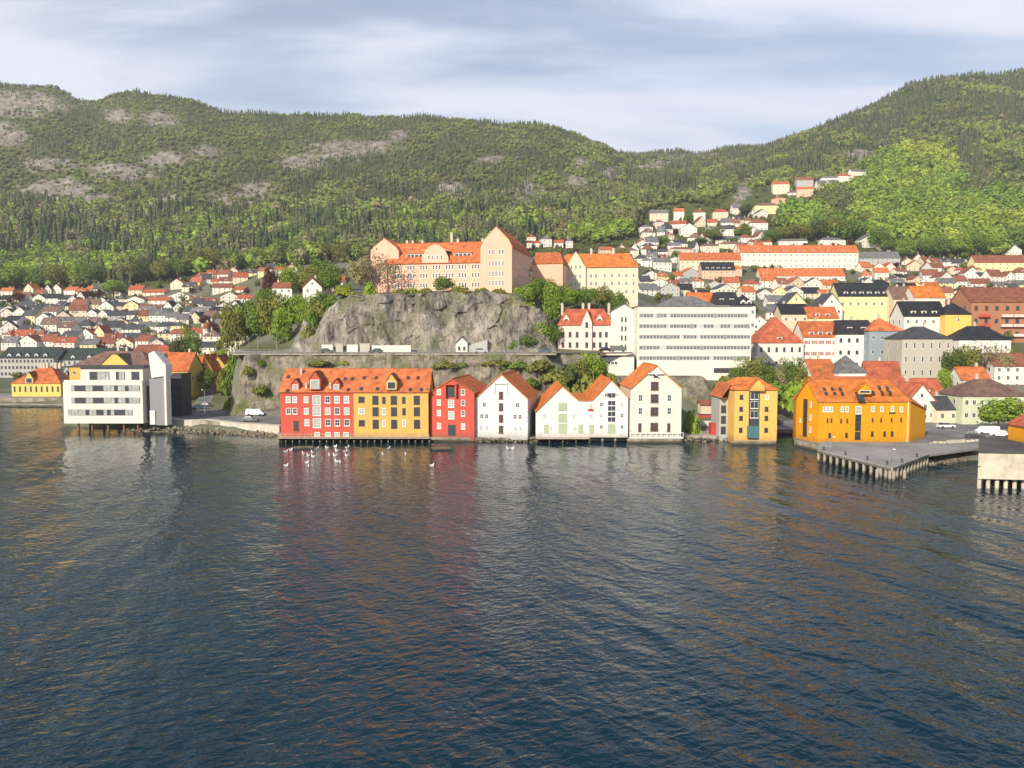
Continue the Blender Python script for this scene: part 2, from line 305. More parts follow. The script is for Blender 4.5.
# the land beyond, so the ground reaches the horizon
mb = MB(); mb.face([(-9000,2500,60),(9000,2500,60),(9000,14000,-5),(-9000,14000,-5)]); far = mb.build('far_land', m); tag(far, kind='structure')

# cliff under the school: a rough rock face with real relief
def cliff(name, pts, ybase, label):
    """pts: (px, top_py) along the cliff; face leans back from the road up to the plateau"""
    pa = np.array([p[0] for p in pts], float); pb = np.array([p[1] for p in pts], float)
    n, k = 420, 130
    U, V = np.meshgrid(np.linspace(pa[0],pa[-1],n), np.linspace(0,1.25,k))
    top = np.interp(U, pa, pb); topn = top+(fbm(U/6,U*0,3,5)-.5)*5
    ztop = CH+(ybase+9)*slope_np(topn)
    z0 = 19.0; Vc = np.minimum(V,1.0)
    Z = z0+(ztop-z0)*Vc+(V-Vc)*3
    Y = ybase+9*Vc**1.4+(V-Vc)*60
    X = (U-512)/F*(ybase+2)
    nse = (fbm(X/9+Z/30, Z/13, 5, 61)-.5)*9.5+(fbm(X/2.6+Z/9, Z/5, 4, 71)-.5)*2.4-np.abs(vnoise(X/5.5+Z/14, Z/40, 81)-.5)*5.5
    jx = X/3.4+Z/26+(fbm(X/6,Z/6,3,95)-.5)*1.6; jz = Z/6.5-X/30+(fbm(X/5,Z/5,3,97)-.5)*1.2
    nse = nse*.8+(_hash(np.floor(jx),np.floor(jz),7)-.5)*1.3+(_hash(np.floor(jx*2.3),np.floor(jz*1.7),17)-.5)*.7
    Y = Y+nse*np.minimum(1,(.25+V*1.2))*np.clip((1.25-V)/.25,0.05,1)
    Z = Z+nse*.25*Vc
    v = np.stack([X,Y,Z],-1).reshape(-1,3); I = np.arange(n*k).reshape(k,n)
    f = np.stack([I[:-1,:-1],I[:-1,1:],I[1:,1:],I[1:,:-1]],-1).reshape(-1,4)
    me = bpy.data.meshes.new(name); npmesh(me, v, f); me.materials.append(ROCK)
    me.polygons.foreach_set('use_smooth',[True]*len(f))
    return tag(put(bpy.data.objects.new(name, me)), label, kind='structure')
def slope_np(py):
    v = (384-py)/F; return (v*cp-sp)/(cp+v*sp)
cliff('rock_cliff', [(283,356),(292,335),(299,318),(306,322),(313,330),(320,312),(334,300),(345,295),(380,292),(440,292),(500,293),(520,296),(530,306),(541,309),(548,318),(553,335),(560,352)], 254.5, 'tall grey rock cliff below the school')

# retaining wall and bank below the upper road
def ribbon(name, pxs, Yf, z0, z1, th, m, label=None, kind='structure', rough=.0, tilt=0, seed=1, nz_=14):
    n = int((pxs[1]-pxs[0])*1.2); U, V = np.meshgrid(np.linspace(pxs[0],pxs[1],n), np.linspace(0,1,nz_))
    Yb = Yf+V*tilt; X = (U-512)/F*Yf; Zt_ = z1(U) if callable(z1) else z1; Z = z0+(Zt_-z0)*V
    Y = Yb+(fbm(X/4,Z/3+seed*9,4,seed)-.5)*rough
    k = nz_; v = np.stack([X,Y,Z],-1).reshape(-1,3); v2 = v.copy()
    top = np.stack([X[-1],Y[-1]+th,Z[-1]],-1); v = np.concatenate([v, top]); I = np.arange(n*k).reshape(k,n); I = np.vstack([I, np.arange(n*k,n*k+n)])
    f = np.stack([I[:-1,:-1],I[:-1,1:],I[1:,1:],I[1:,:-1]],-1).reshape(-1,4)
    me = bpy.data.meshes.new(name); npmesh(me, v, f); me.materials.append(m); me.polygons.foreach_set('use_smooth',[True]*len(f))
    return tag(put(bpy.data.objects.new(name, me)), label, kind=kind)
ribbon('road_cutting_bank', (226,560), 229.5, .8, lambda U: 20.42-np.clip((238-U)/12,0,1)*13-np.clip((U-545)/15,0,1)*5, 8, WALLROCK, 'rough stone bank carrying the upper road', rough=3.2, tilt=5.5, seed=3, nz_=40)
ribbon('road_cutting_bank', (553,602), 239, .8, lambda U: 20.42+U*0, 5, WALLROCK, 'stone bank under the road before the pink villa', rough=2.5, tilt=5.5, seed=5, nz_=40)
# rocky slope under the slab office
ribbon('stony_slope', (600,735), 224, .8, lambda U: 13.5-np.clip((U-715)/20,0,1)*6, 6, WALLROCK, 'grey stony slope below the slab office', rough=2.6, tilt=14, seed=8, nz_=30)

# upper road, kerb, railing
def sheet(name, poly, z, m, th=.25, label=None, kind='structure'):
    mb = MB(); mb.prism(poly, z-th, z); return tag(mb.build(name, m), label, kind=kind)
xw = lambda px, Y: xat(px, Y)
sheet('upper_road', [(xw(234,237),236.5),(xw(551,237),236.5),(xw(560,244),243.6),(xw(601,244),244),(xw(632,252),250),(xw(632,257),257),(xw(560,252),251),(xw(234,252),250)], 20.45, ASPH)
sheet('grass_verge', [(xw(234,236),234.6),(xw(556,236),234.6),(xw(556,236),236.4),(xw(234,236),236.4)], 20.55, mat('parapet_stone',(.30,.27,.21),.95,.3,.5,.4,8), .5)
sheet('upper_square', [(xw(236,251),250.4),(xw(300,252),250.4),(xw(290,300),300),(xw(236,300),300)], 20.5, ASPL)
sheet('cliff_foot_pavement', [(xw(300,251),250.4),(xw(560,251),250.4),(xw(560,256),257),(xw(300,256),257)], 20.58, ASPL, .3)

# water
wm = bpy.data.materials.new('harbour_water'); wm.use_nodes = True; nt = wm.node_tree; N = nt.nodes; L = nt.links; b = N['Principled BSDF']
b.inputs['Roughness'].default_value = .045; b.inputs['Specular Tint'].default_value = (.62,.86,1,1); b.inputs['IOR'].default_value = 1.33; b.inputs['Specular IOR Level'].default_value = .44
tc = N.new('ShaderNodeTexCoord')
def wn(scale, stretch, rot, detail, rough=.6, dist=0.0):
    mp = N.new('ShaderNodeMapping'); mp.vector_type = 'TEXTURE'; mp.inputs['Scale'].default_value = (stretch,1,1); mp.inputs['Rotation'].default_value = (0,0,R(rot)); L.new(tc.outputs['Object'], mp.inputs['Vector'])
    n = N.new('ShaderNodeTexNoise'); n.inputs['Scale'].default_value = scale; n.inputs['Detail'].default_value = detail; n.inputs['Roughness'].default_value = rough; n.inputs['Distortion'].default_value = dist
    L.new(mp.outputs['Vector'], n.inputs['Vector']); return n.outputs['Fac']
def mth(op, a, b_=None):
    x = N.new('ShaderNodeMath'); x.operation = op
    for i, q in enumerate((a,b_)):
        if q is None: continue
        if isinstance(q,(int,float)): x.inputs[i].default_value = q
        else: L.new(q, x.inputs[i])
    return x.outputs[0]
h1 = wn(.125, 5.0, -76, 2, .4); h2 = wn(.34, 1.8, -58, 3, .5, .3); h3 = wn(1.1, 1.5, 22, 3, .5, .4)
patch = wn(.018, 2.5, -70, 4)           # calmer and rougher patches
rip = mth('MAXIMUM', mth('ADD', mth('MULTIPLY', patch, 3.6), -.8), .35)
c5 = lambda x, k: mth('MULTIPLY', mth('SUBTRACT', x, .5), k)
ht = mth('ADD', mth('ADD', c5(h1, 1.45), c5(h2, .52)), mth('MULTIPLY', c5(h3, .24), rip))
sy_n = N.new('ShaderNodeSeparateXYZ'); L.new(tc.outputs['Object'], sy_n.inputs[0]); lee = N.new('ShaderNodeMapRange'); lee.inputs['From Min'].default_value = 95; lee.inputs['From Max'].default_value = 190; lee.inputs['To Min'].default_value = 1; lee.inputs['To Max'].default_value = .32; L.new(sy_n.outputs['Y'], lee.inputs['Value'])   # lee water close to the quays
ht = mth('MULTIPLY', ht, lee.outputs['Result'])
bp = N.new('ShaderNodeBump'); bp.inputs['Strength'].default_value = 1.0; bp.inputs['Distance'].default_value = 1.0
L.new(ht, bp.inputs['Height']); L.new(bp.outputs['Normal'], b.inputs['Normal'])
rp = N.new('ShaderNodeValToRGB'); L.new(wn(.012, 2, -60, 3), rp.inputs['Fac'])
rp.color_ramp.elements[0].position = .35; rp.color_ramp.elements[0].color = (.002,.017,.031,1); rp.color_ramp.elements[1].position = .65; rp.color_ramp.elements[1].color = (.003,.023,.038,1)
L.new(rp.outputs['Color'], b.inputs['Base Color'])
mb = MB(); mb.face([(-6000,-4000,0),(6000,-4000,0),(6000,420,0),(-6000,420,0)]); wat = mb.build('harbour_water', wm); tag(wat, 'dark blue rippled harbour water', kind='structure')
mb = MB(); mb.face([(-6000,-4000,-12),(6000,-4000,-12),(6000,500,-12),(-6000,500,-12)]); tag(mb.build('sea_bed', STONE), kind='structure')
# ------------------------------------------------------------------ foliage
def leafmat(name, base, attr=True, rough=.75, trans=.25):
    m = bpy.data.materials.new(name); m.use_nodes = True; nt = m.node_tree; N = nt.nodes; L = nt.links; b = N['Principled BSDF']
    b.inputs['Roughness'].default_value = rough; b.inputs['Specular IOR Level'].default_value = .15
    tc = N.new('ShaderNodeTexCoord'); n = N.new('ShaderNodeTexNoise'); n.inputs['Scale'].default_value = .45; n.inputs['Detail'].default_value = 4; L.new(tc.outputs['Object'], n.inputs['Vector'])
    mr = N.new('ShaderNodeMapRange'); mr.inputs['From Min'].default_value = .3; mr.inputs['From Max'].default_value = .7; mr.inputs['To Min'].default_value = .65; mr.inputs['To Max'].default_value = 1.35; L.new(n.outputs['Fac'], mr.inputs['Value'])
    if attr: s = N.new('ShaderNodeAttribute'); s.attribute_name = 'tint'; src = s.outputs['Color']
    else: s = N.new('ShaderNodeObjectInfo'); src = s.outputs['Color']
    hs = N.new('ShaderNodeHueSaturation'); L.new(src, hs.inputs['Color']); L.new(mr.outputs['Result'], hs.inputs['Value'])
    L.new(hs.outputs['Color'], b.inputs['Base Color'])
    if trans:
        tr = N.new('ShaderNodeBsdfTranslucent'); L.new(hs.outputs['Color'], tr.inputs['Color']); mx = N.new('ShaderNodeMixShader'); mx.inputs[0].default_value = trans
        L.new(b.outputs[0], mx.inputs[1]); L.new(tr.outputs[0], mx.inputs[2]); L.new(mx.outputs[0], N['Material Output'].inputs['Surface'])
    return m
LEAF_F = leafmat('forest_foliage', None, True, trans=.25); LEAF_T = leafmat('tree_foliage', None, False, trans=.2)
BARK = mat('bark', (.13,.10,.07), .9, .3, 2.0, .6, 6)

def conifer(seed, tiers=5, k=9):
    r = np.random.default_rng(seed); V = []; Fc = []
    for t in range(tiers):
        zt = 1-.16*t*5/tiers; zb = zt-.34; rad = .07+.17*(t+1)/tiers*(1.0)
        b = len(V); V.append((0,0,min(1,zt+.02)))
        for i in range(k):
            a = 2*math.pi*(i+r.random()*.6)/k; q = rad*(.65+.7*r.random()) if i%2 else rad*(.4+.3*r.random())
            V.append((q*math.cos(a), q*math.sin(a), zb+r.random()*.08-(.02 if i%2 else -.05)))
        for i in range(k): Fc.append((b, b+1+i, b+1+(i+1)%k))
    return np.array(V), np.array(Fc)
def leafball(seed, n=60, s=.2, lobes=4, core=True):
    r = np.random.default_rng(seed); V = []; Fc = []
    C = [(0,0,.55,.38)]+[((r.random()-.5)*.5,(r.random()-.5)*.5,.4+.4*r.random(),.2+.1*r.random()) for _ in range(lobes)]
    if core:
        bm = bmesh.new(); bmesh.ops.create_icosphere(bm, subdivisions=2, radius=1)
        for v in bm.verts:
            d = v.co.normalized(); q = .20+.12*r.random(); V.append((d.x*q, d.y*q, .56+d.z*q*1.1))
        for f in bm.faces: Fc.append(tuple(v.index for v in f.verts))
        bm.free()
    for i in range(n):
        c = C[i%len(C)]; d = r.normal(size=3); d /= np.linalg.norm(d); q = c[3]*(.8+.35*r.random())
        p = np.array([c[0],c[1],c[2]])+d*q*np.array([1,1,1.0]); nn = d+r.normal(size=3)*.55; nn /= np.linalg.norm(nn)
        u = np.cross(nn,[.3,.2,.9]); u /= np.linalg.norm(u); w = np.cross(nn,u); ss = s*(.6+.8*r.random())
        b = len(V)
        V += [tuple(p+u*ss*.6), tuple(p+w*ss*.5), tuple(p-u*ss*.6), tuple(p-w*ss*.5)]
        Fc += [(b,b+1,b+2),(b,b+2,b+3)]
    return np.array(V), np.array(Fc)
CON = [conifer(i) for i in range(4)]; LBF = [leafball(10+i, 60, .19) for i in range(5)]; LBB = [leafball(50+i, 190, .125, 9) for i in range(4)]
GONE = []   # plan areas kept clear of wood
def inside_town(px, py):
    """hillside houses and streets: no wood there"""
    lim = np.interp(px, [-400,0,130,135,200,300,330,520,525,600,632,640,700,760,820,868,872,960,1024,1400],
                        [292,292,291,284,276,266,262,262,246,244,238,212,203,188,181,176,244,256,256,256])
    low = np.interp(px, [760,775,800,868,880], [200,228,242,242,300])
    return (py > lim) & ~((px > 762) & (px < 872) & (py < low) & (py > lim+ np.interp(px,[762,800,868],[44,26,10])))
# ---- trees of the hill: one mass per kind of wood
def wood(name, label, sel, protos, X, Y, Z, H, Wd, tint):
    idx = np.nonzero(sel)[0]; VV = []; FF = []; CC = []; off = 0
    pk = rng.integers(0, len(protos), len(idx))
    for p,(pv,pf) in enumerate(protos):
        ii = idx[pk == p]
        if not len(ii): continue
        a = rng.random(len(ii))*2*math.pi; ca, sa = np.cos(a)[:,None], np.sin(a)[:,None]
        x = (pv[:,0][None]*ca-pv[:,1][None]*sa)*Wd[ii][:,None]+X[ii][:,None]; y = (pv[:,0][None]*sa+pv[:,1][None]*ca)*Wd[ii][:,None]+Y[ii][:,None]
        z = pv[:,2][None]*H[ii][:,None]+Z[ii][:,None]
        v = np.stack([x,y,z],-1).reshape(-1,3); nv = len(pv)
        f = (pf[None]+(np.arange(len(ii))*nv)[:,None,None]).reshape(-1,3)+off; off += len(v)
        VV.append(v); FF.append(f); CC.append(np.repeat(tint[ii], nv, 0))
    v = np.concatenate(VV); f = np.concatenate(FF); c = np.concatenate(CC)
    me = bpy.data.meshes.new(name); npmesh(me, v, f); me.materials.append(LEAF_F)
    at = me.attributes.new('tint','FLOAT_COLOR','POINT'); at.data.foreach_set('color', np.concatenate([c, np.ones((len(c),1))],1).astype(np.float32).ravel())
    o = put(bpy.data.objects.new(name, me)); tag(o, label, 'wood', kind='stuff'); print(name, len(idx), 'trees', len(f), 'tris'); return o
sx = 5.7; sy = 7.2
gy = np.arange(610, 1990, sy); L_ = []
for yy in gy:
    x0 = xat(-260, yy); x1 = xat(1290, yy); xx = np.arange(x0, x1, sx*(1 if yy < 1100 else 1.15)); L_.append(np.stack([xx, np.full_like(xx, yy)],-1))
XY = np.concatenate(L_); XY += (rng.random(XY.shape)-.5)*np.array([sx,sy])*1.1
TX, TY = XY[:,0], XY[:,1]; TZ = hgt(TX, TY); tpx, tpy = proj(TX, TY, TZ)
rkm = rockmask(tpx, tpy); nz1 = fbm(TX/60, TY/60, 4, 51); nz2 = fbm(TX/18, TY/18, 3, 57)
keep = ~inside_town(tpx, tpy) & (rng.random(len(TX)) > np.clip(rkm*.55+(nz2-.5)*1.8*(rkm>.15), 0, .8))
lowb = (tpy > 208) & (tpx < 640); keep &= ~(lowb & (rng.random(len(TX)) < .42))
# far side of the ridge is not built
dz = hgt(TX, TY+30)-TZ; keep &= ~((dz < -14) & (TY > 1150) & (tpx<620))
TX,TY,TZ,tpx,tpy,rkm,nz1,nz2 = [q[keep] for q in (TX,TY,TZ,tpx,tpy,rkm,nz1,nz2)]; nT = len(TX)
bright = (tpx > 775) & (tpy > np.interp(tpx,[775,800,840,880,905,940,958,965,1000,1024,1300],[236,196,182,160,153,151,158,208,196,200,190])) & (tpy < 262)
pcon = np.full(nT, .34)
pcon = np.where((tpx < 340) & (tpy > 205) & (tpy < 278), .50, pcon)
pcon = np.where((tpx < 340) & (tpy <= 205), .30, pcon)
pcon = np.where((tpx > 360) & (tpx < 700) & (tpy < 195), .55, pcon)
pcon = np.where((tpx > 600) & (tpx < 1300) & (tpy < np.interp(tpx,[600,760,850,1300],[170,172,170,230])), .86, pcon)
pcon = np.where((tpy > 262) & (tpx<340), .12, pcon)
pcon = np.clip(pcon+(fbm(TX/45+7, TY/45, 3, 151)-.5)*3.4, .02, .96); pcon = np.where(bright, .03, pcon)
iscon = rng.random(nT) < pcon
up = np.clip((240-tpy)/110, 0, 1)
Hh = np.where(iscon, 12+7*rng.random(nT), 8.5+5*rng.random(nT))*(1-.38*up*(tpx<620)); Hh = np.where(bright, 12+6*rng.random(nT), Hh)
Hh *= (1-.35*np.clip(rkm,0,1))*np.where(tpy < 200, .86, 1)
lowb = (tpy > 208) & (tpx < 640); Hh = np.where(lowb, Hh*(1.25+.35*rng.random(nT)), Hh)
Ww = np.where(iscon, Hh*.72, Hh*(.85+.3*rng.random(nT)))*1.05
big = bright & ~iscon & (rng.random(nT) < .45); Hh = np.where(big, Hh*1.35, Hh); Ww = np.where(big, Hh*.95, np.where(bright & ~iscon, Hh*.7, Ww)); Hh = np.where(bright & ~iscon & ~big, Hh*.7, Hh)
cA = np.array([.095,.108,.036]); cB = np.array([.155,.195,.045]); cC = np.array([.185,.27,.030]); cD = np.array([.028,.050,.020]); cE = np.array([.092,.092,.044]); cF = np.array([.16,.145,.08])
t = np.clip((nz1-.3)/.4+(rng.random(nT)-.5)*.7, 0, 1)[:,None]; tint = cA*(1-t)+cB*t
low = np.clip((tpy-195)/60, 0, 1)[:,None]*np.clip(1-(tpx-640)/120,0,1)[:,None]; brt = (rng.random(nT) < .45)[:,None]*low; tint = tint*(1-brt*.8)+cC*brt*.8
tint = np.where((rng.random(nT) < .10)[:,None], cF, tint)
tint = np.where(bright[:,None], (np.array([.12,.19,.03])*(1-t)+np.array([.23,.27,.04])*t)*(.7+.45*rng.random(nT))[:,None], tint)
olive = bright & (tpx < 850) & (tpy > 205) & (nz1 > .42); tint = np.where(olive[:,None], np.array([.085,.10,.035]), tint)
u = rng.random(nT)[:,None]; tc_ = cD*(1-u)+cE*u
tint = np.where(iscon[:,None], tc_*1.6, tint*np.where(bright[:,None], 1.6, 1.58))*(0.85+.3*rng.random(nT))[:,None]
BIG = big | (bright & ~iscon) | (~iscon & (tpy > 225))
FOREST = (iscon,TX,TY,TZ,Hh,Ww,tint)
#wood('spruce_wood','dark spruce and pine wood covering the hills', iscon, CON, TX,TY,TZ-.5,Hh,Ww,tint)
#wood('broadleaf_wood','light green broadleaf wood covering the hills', ~iscon, LBF, TX,TY,TZ-1.2,Hh,Ww,tint)

# ---- single trees: trunk with limbs, crown of leaf clumps
def crown_mesh(seed, n, size, lobes, sq=1.0, sparse=False):
    r = np.random.default_rng(seed); V = []; Fc = []
    C = [(0,0,.60,.33)]+[(math.cos(a)*.24*(.6+.6*r.random()), math.sin(a)*.24*(.6+.6*r.random()), .38+.42*r.random(), .15+.12*r.random()) for a in [2*math.pi*i/lobes+r.random() for i in range(lobes)]]
    for i in range(n):
        c = C[r.integers(0,len(C))]; d = r.normal(size=3); d /= np.linalg.norm(d); q = c[3]*(.45+.6*r.random()**.6 if sparse else .72+.38*r.random())
        p = np.array(c[:3])+d*q*np.array([1,1,.95*sq]); nn = d+r.normal(size=3)*.6; nn /= np.linalg.norm(nn)
        uu = np.cross(nn,[.3,.2,.9]); uu /= np.linalg.norm(uu); w = np.cross(nn,uu); ss = size*(.5+.9*r.random()); b = len(V)
        V += [tuple(p+uu*ss*.6), tuple(p+w*ss*.5+nn*ss*.1), tuple(p-uu*ss*.55), tuple(p-w*ss*.5)]; Fc += [(b,b+1,b+2),(b,b+2,b+3)]
    me = bpy.data.meshes.new('crown'); npmesh(me, np.array(V), np.array(Fc)); me.materials.append(LEAF_T); return me
def trunk_mesh(seed):
    r = random.Random(seed); mb = MB(); mb.tube((0,0,-.06),(0,0,.34),.026,.018); mb.tube((0,0,.32),(.02,.01,.75),.018,.005)
    for i in range(6):
        a = i*1.05+r.random(); z = .28+.05*i; mb.tube((0,0,z),(math.cos(a)*.22, math.sin(a)*.22, z+.22),.010,.003,6)
    return mb.mesh('trunk', BARK)
CROWN = [crown_mesh(100+i, 2600, .045, 9) for i in range(5)]; CROWN_S = [crown_mesh(200+i, 620, .035, 8, 1.0, True) for i in range(2)]; TRUNK = [trunk_mesh(i) for i in range(3)]
def spruce_mesh(seed):
    v, f = conifer(seed, 9, 16); me = bpy.data.meshes.new('spruce_crown'); npmesh(me, v, f); me.materials.append(LEAF_T); return me
SPR = [spruce_mesh(300+i) for i in range(2)]
def bush_mesh(seed):
    r = np.random.default_rng(seed); V = []; Fc = []
    for i in range(700):
        c = ((0,0,.3,.42),(.3,.1,.25,.3),(-.32,-.05,.22,.3),(.05,.2,.4,.3))[i%4]; d = r.normal(size=3); d /= np.linalg.norm(d); d[2] = abs(d[2])-.2
        p = np.array(c[:3])+d*c[3]*(.75+.35*r.random()); nn = d+r.normal(size=3)*.5; nn /= np.linalg.norm(nn)
        uu = np.cross(nn,[.3,.2,.9]); uu /= np.linalg.norm(uu); w = np.cross(nn,uu); ss = .11*(.5+.9*r.random()); b = len(V)
        V += [tuple(p+uu*ss*.6), tuple(p+w*ss*.5), tuple(p-uu*ss*.55), tuple(p-w*ss*.5)]; Fc += [(b,b+1,b+2),(b,b+2,b+3)]
    me = bpy.data.meshes.new('bush_foliage'); npmesh(me, np.array(V), np.array(Fc)); me.materials.append(LEAF_T); return me
BUSH = [bush_mesh(400+i) for i in range(3)]
GREENS = {'bright': (.20,.28,.035), 'green': (.115,.18,.03), 'olive': (.17,.18,.04), 'dark': (.07,.095,.025), 'yellow': (.26,.29,.03), 'copper': (.085,.03,.022), 'pale': (.27,.25,.12), 'bare': (.22,.20,.12), 'spruce': (.03,.05,.02)}
def tree(px, base, top, Y, kind, label, group, wpx=None, bush=False):
    """one tree standing with its foot at a measured point"""
    if Y is None: Y = ground(px, base)
    p = pt(px, base, Y); h = pt(px, top, Y).z-p.z; w = (wpx/F*Y) if wpx else h*.85; r = random.Random(int(px*13+base*7))
    gz = hz(p.x, Y); z = p.z-.4 if (bush and 226 <= Y <= 237 and p.x < 40) else min(p.z, gz+.3)
    root = empty('bush' if bush else ('spruce_tree' if kind == 'spruce' else 'broadleaf_tree'), (p.x, Y, z), r.random()*6.28); h += p.z-z
    tag(root, label, 'bush' if bush else 'tree', group)
    if bush: c = link('foliage', r.choice(BUSH), root, scale=(w, w, h/.72))
    elif kind == 'spruce': c = link('crown', r.choice(SPR), root, scale=(w*2, w*2, h)); link('trunk', TRUNK[0], root, scale=(h*.5,h*.5,h*.6))
    else:
        c = link('crown', r.choice(CROWN_S if kind == 'bare' else CROWN), root, scale=(w*1.15, w*1.15, h)); link('trunk', r.choice(TRUNK), root, scale=(w*1.0, w*1.0, h*.95))
    g = GREENS[kind]; k = 1.12+.26*r.random(); c.color = (g[0]*k, g[1]*k, g[2]*k, 1); return root

def plant_woods():
    """the woods, kept clear of every house; then the gardens between the houses"""
    con, X, Y, Z, H, Wd, tn_ = FOREST; ok = np.ones(len(X), bool)
    gx = []; gy_ = []
    for yy in np.arange(246, 960, 6.5):
        x = np.arange(xat(-300,yy), xat(1330,yy), 6.5); gx.append(x); gy_.append(np.full_like(x, yy))
    gx = np.concatenate(gx); gy_ = np.concatenate(gy_); gx = gx+(rng.random(len(gx))-.5)*6; gy_ = gy_+(rng.random(len(gx))-.5)*6
    gz = hgt(gx, gy_); a, b = proj(gx, gy_, gz); den = np.where(gy_ > 640, .55, .20)*np.clip(fbm(gx/25, gy_/25, 3, 91)*2.2-.35, 0, 1)
    den = np.where(((a < -30) | (a > 1060)) & (gy_ > 330), .5, den)
    g = inside_town(a, b) & (rng.random(len(gx)) < den) & ~((a > 236) & (a < 640) & (gy_ < 420)) & ~((gy_ < 300) & (a > 740)) & ~((a < 236) & (gy_ < 330))
    gx, gy_, gz = gx[g], gy_[g], gz[g]; okg = np.ones(len(gx), bool)
    for (p0,p1,t,bs,YY) in TOWN:
        c = xat((p0+p1)/2, YY); hw = (p1-p0)/F*YY/2
        ok &= ~((np.abs(X-c) < hw+3.5) & (Y > YY-16) & (Y < YY+15)); okg &= ~((np.abs(gx-c) < hw+2.2) & (gy_ > YY-3.5) & (gy_ < YY+14))
    i = con & ok; wood('spruce_wood','dark spruce and pine wood covering the hills', i, CON, X,Y,Z-.5,H,Wd,tn_)
    i = ~con & ok & ~BIG; wood('broadleaf_wood','light green broadleaf wood covering the hills', i, LBF, X,Y,Z-1.2,H,Wd,tn_)
    i = ~con & ok & BIG; wood('bright_broadleaf_wood','bright yellow-green beech wood on the right slope', i, LBB, X,Y,Z-1.2,H,Wd,tn_)
    gx, gy_, gz = gx[okg], gy_[okg], gz[okg]; n = len(gx); hh = 2.5+4.2*rng.random(n); q = rng.random(n)[:,None]
    tt_ = np.array([.10,.12,.035])*(1-q)+np.array([.17,.20,.045])*q; tt_ = np.where((rng.random(n) < .12)[:,None], np.array([.09,.035,.025]), tt_)
    wood('garden_shrubbery','small green shrubs and garden trees between the town houses', np.ones(n,bool), LBF, gx, gy_, gz-.6, hh, hh*1.05, tt_)
# ------------------------------------------------------------------ windows, dormers, buildings
_win = {}
def win_mesh(w, h, style):
    key = (round(w,2), round(h,2), style)
    if key in _win: return _win[key]
    mb = MB(); f = .12; mats = [WHITEP, GLASS]
    if style == 'strip':       # long ribbon of panes with mullions
        mats = [DARKP, GLASS, GLASSB]; mb.box(-w/2, w/2, -.05, 0, 0, h); n = max(3, int(w/.95)); r = random.Random(int(w*31+h))
        for i in range(n):
            a = -w/2+.06+(w-.12)*i/n; b = -w/2+.06+(w-.12)*(i+1)/n-.07; mb.box(a, b, -.08, -.05, .07, h-.07, 2 if r.random() < .5 else 1)
    elif style == 'blank': mats = [DARKP]; mb.box(-w/2, w/2, -.06, 0, 0, h)
    elif style == 'door': mats = [GREENP]; mb.box(-w/2, w/2, -.07, 0, 0, h); mb.box(-w/2+.1, -.04, -.1, -.07, .1, h-.1); mb.box(.04, w/2-.1, -.1, -.07, .1, h-.1)
    else:
        if style == 'dark': mats = [DARKP, GLASS]
        if style == 'brown': mats = [BROWNP, GLASS]
        if style == 'pale': mats = [WHITEP, GLASSB]
        if style == 'plain': f = .07
        mb.box(-w/2, w/2, -.06, 0, 0, h)
        x0, x1, z0, z1 = -w/2+f, w/2-f, f, h-f; nx = 2 if w > .8 else 1; nz = 1 if style in ('plain','far') else (2 if h < 1.9 else 3)
        if style == 'far': nx = 1
        g = .07
        for i in range(nx):
            for j in range(nz):
                mb.box(x0+(x1-x0)*i/nx+(g/2 if i else 0), x0+(x1-x0)*(i+1)/nx-(g/2 if i < nx-1 else 0), -.075, -.06, z0+(z1-z0)*j/nz+(g/2 if j else 0), z0+(z1-z0)*(j+1)/nz-(g/2 if j < nz-1 else 0), 1)
        if style not in ('far',): mb.box(-w/2-.08, w/2+.08, -.14, -.061, -.1, 0, 0)
        if style == 'shut': mats = [WHITEP, GLASS, REDP]; mb.box(-w/2-.45, -w/2-.05, -.07, 0, 0, h, 2); mb.box(w/2+.05, w/2+.45, -.07, 0, 0, h, 2)
        if style == 'gshut': mats = [WHITEP, GLASS, GREENP]; mb.box(-w/2-.5, -w/2-.05, -.07, 0, 0, h, 2); mb.box(w/2+.05, w/2+.5, -.07, 0, 0, h, 2)
    me = mb.mesh('window', mats); _win[key] = me; return me
FACE = {'f': 0, 'r': R(90), 'b': R(180), 'l': R(-90)}
def window(root, w, d, face, u, z, ww, wh, style='white', name='window', off=0.0):
    """u measured along the face from its middle, to the right as seen from outside"""
    loc = {'f': (u, -off, z), 'b': (-u, d+off, z), 'r': (w/2+off, d/2+u, z), 'l': (-w/2-off, d/2-u, z)}[face]
    return link(name, win_mesh(ww, wh, style), root, loc, FACE[face])
def grid(root, w, d, face, n, zs, ww=1.0, wh=1.4, style='white', margin=1.2, skip=None):
    L_ = w if face in 'fb' else d
    for k, z in enumerate(zs):
        for i in range(n):
            if skip and (i, k) in skip: continue
            window(root, w, d, face, 0 if n == 1 else -L_/2+margin+(L_-2*margin)*i/(n-1), z, ww, wh, style)
def walls(mb, w, d, h, roof, rh, low=0.0, m=0, cut=0.0):
    x = w/2
    if roof == 'gy':
        mb.face([(-x,0,-low),(x,0,-low),(x,0,h),(0,0,h+rh),(-x,0,h)], m); mb.face([(x,d,-low),(-x,d,-low),(-x,d,h),(0,d,h+rh),(x,d,h)], m)
        mb.face([(-x,d,-low),(-x,0,-low),(-x,0,h),(-x,d,h)], m); mb.face([(x,0,-low),(x,d,-low),(x,d,h),(x,0,h)], m)
    elif roof == 'gx':
        mb.face([(-x,0,-low),(x,0,-low),(x,0,h),(-x,0,h)], m); mb.face([(x,d,-low),(-x,d,-low),(-x,d,h),(x,d,h)], m)
        mb.face([(-x,d,-low),(-x,0,-low),(-x,0,h),(-x,d/2,h+rh),(-x,d,h)], m); mb.face([(x,0,-low),(x,d,-low),(x,d,h),(x,d/2,h+rh),(x,0,h)], m)
    else: mb.box(-x, x, 0, d, -low, h, m)
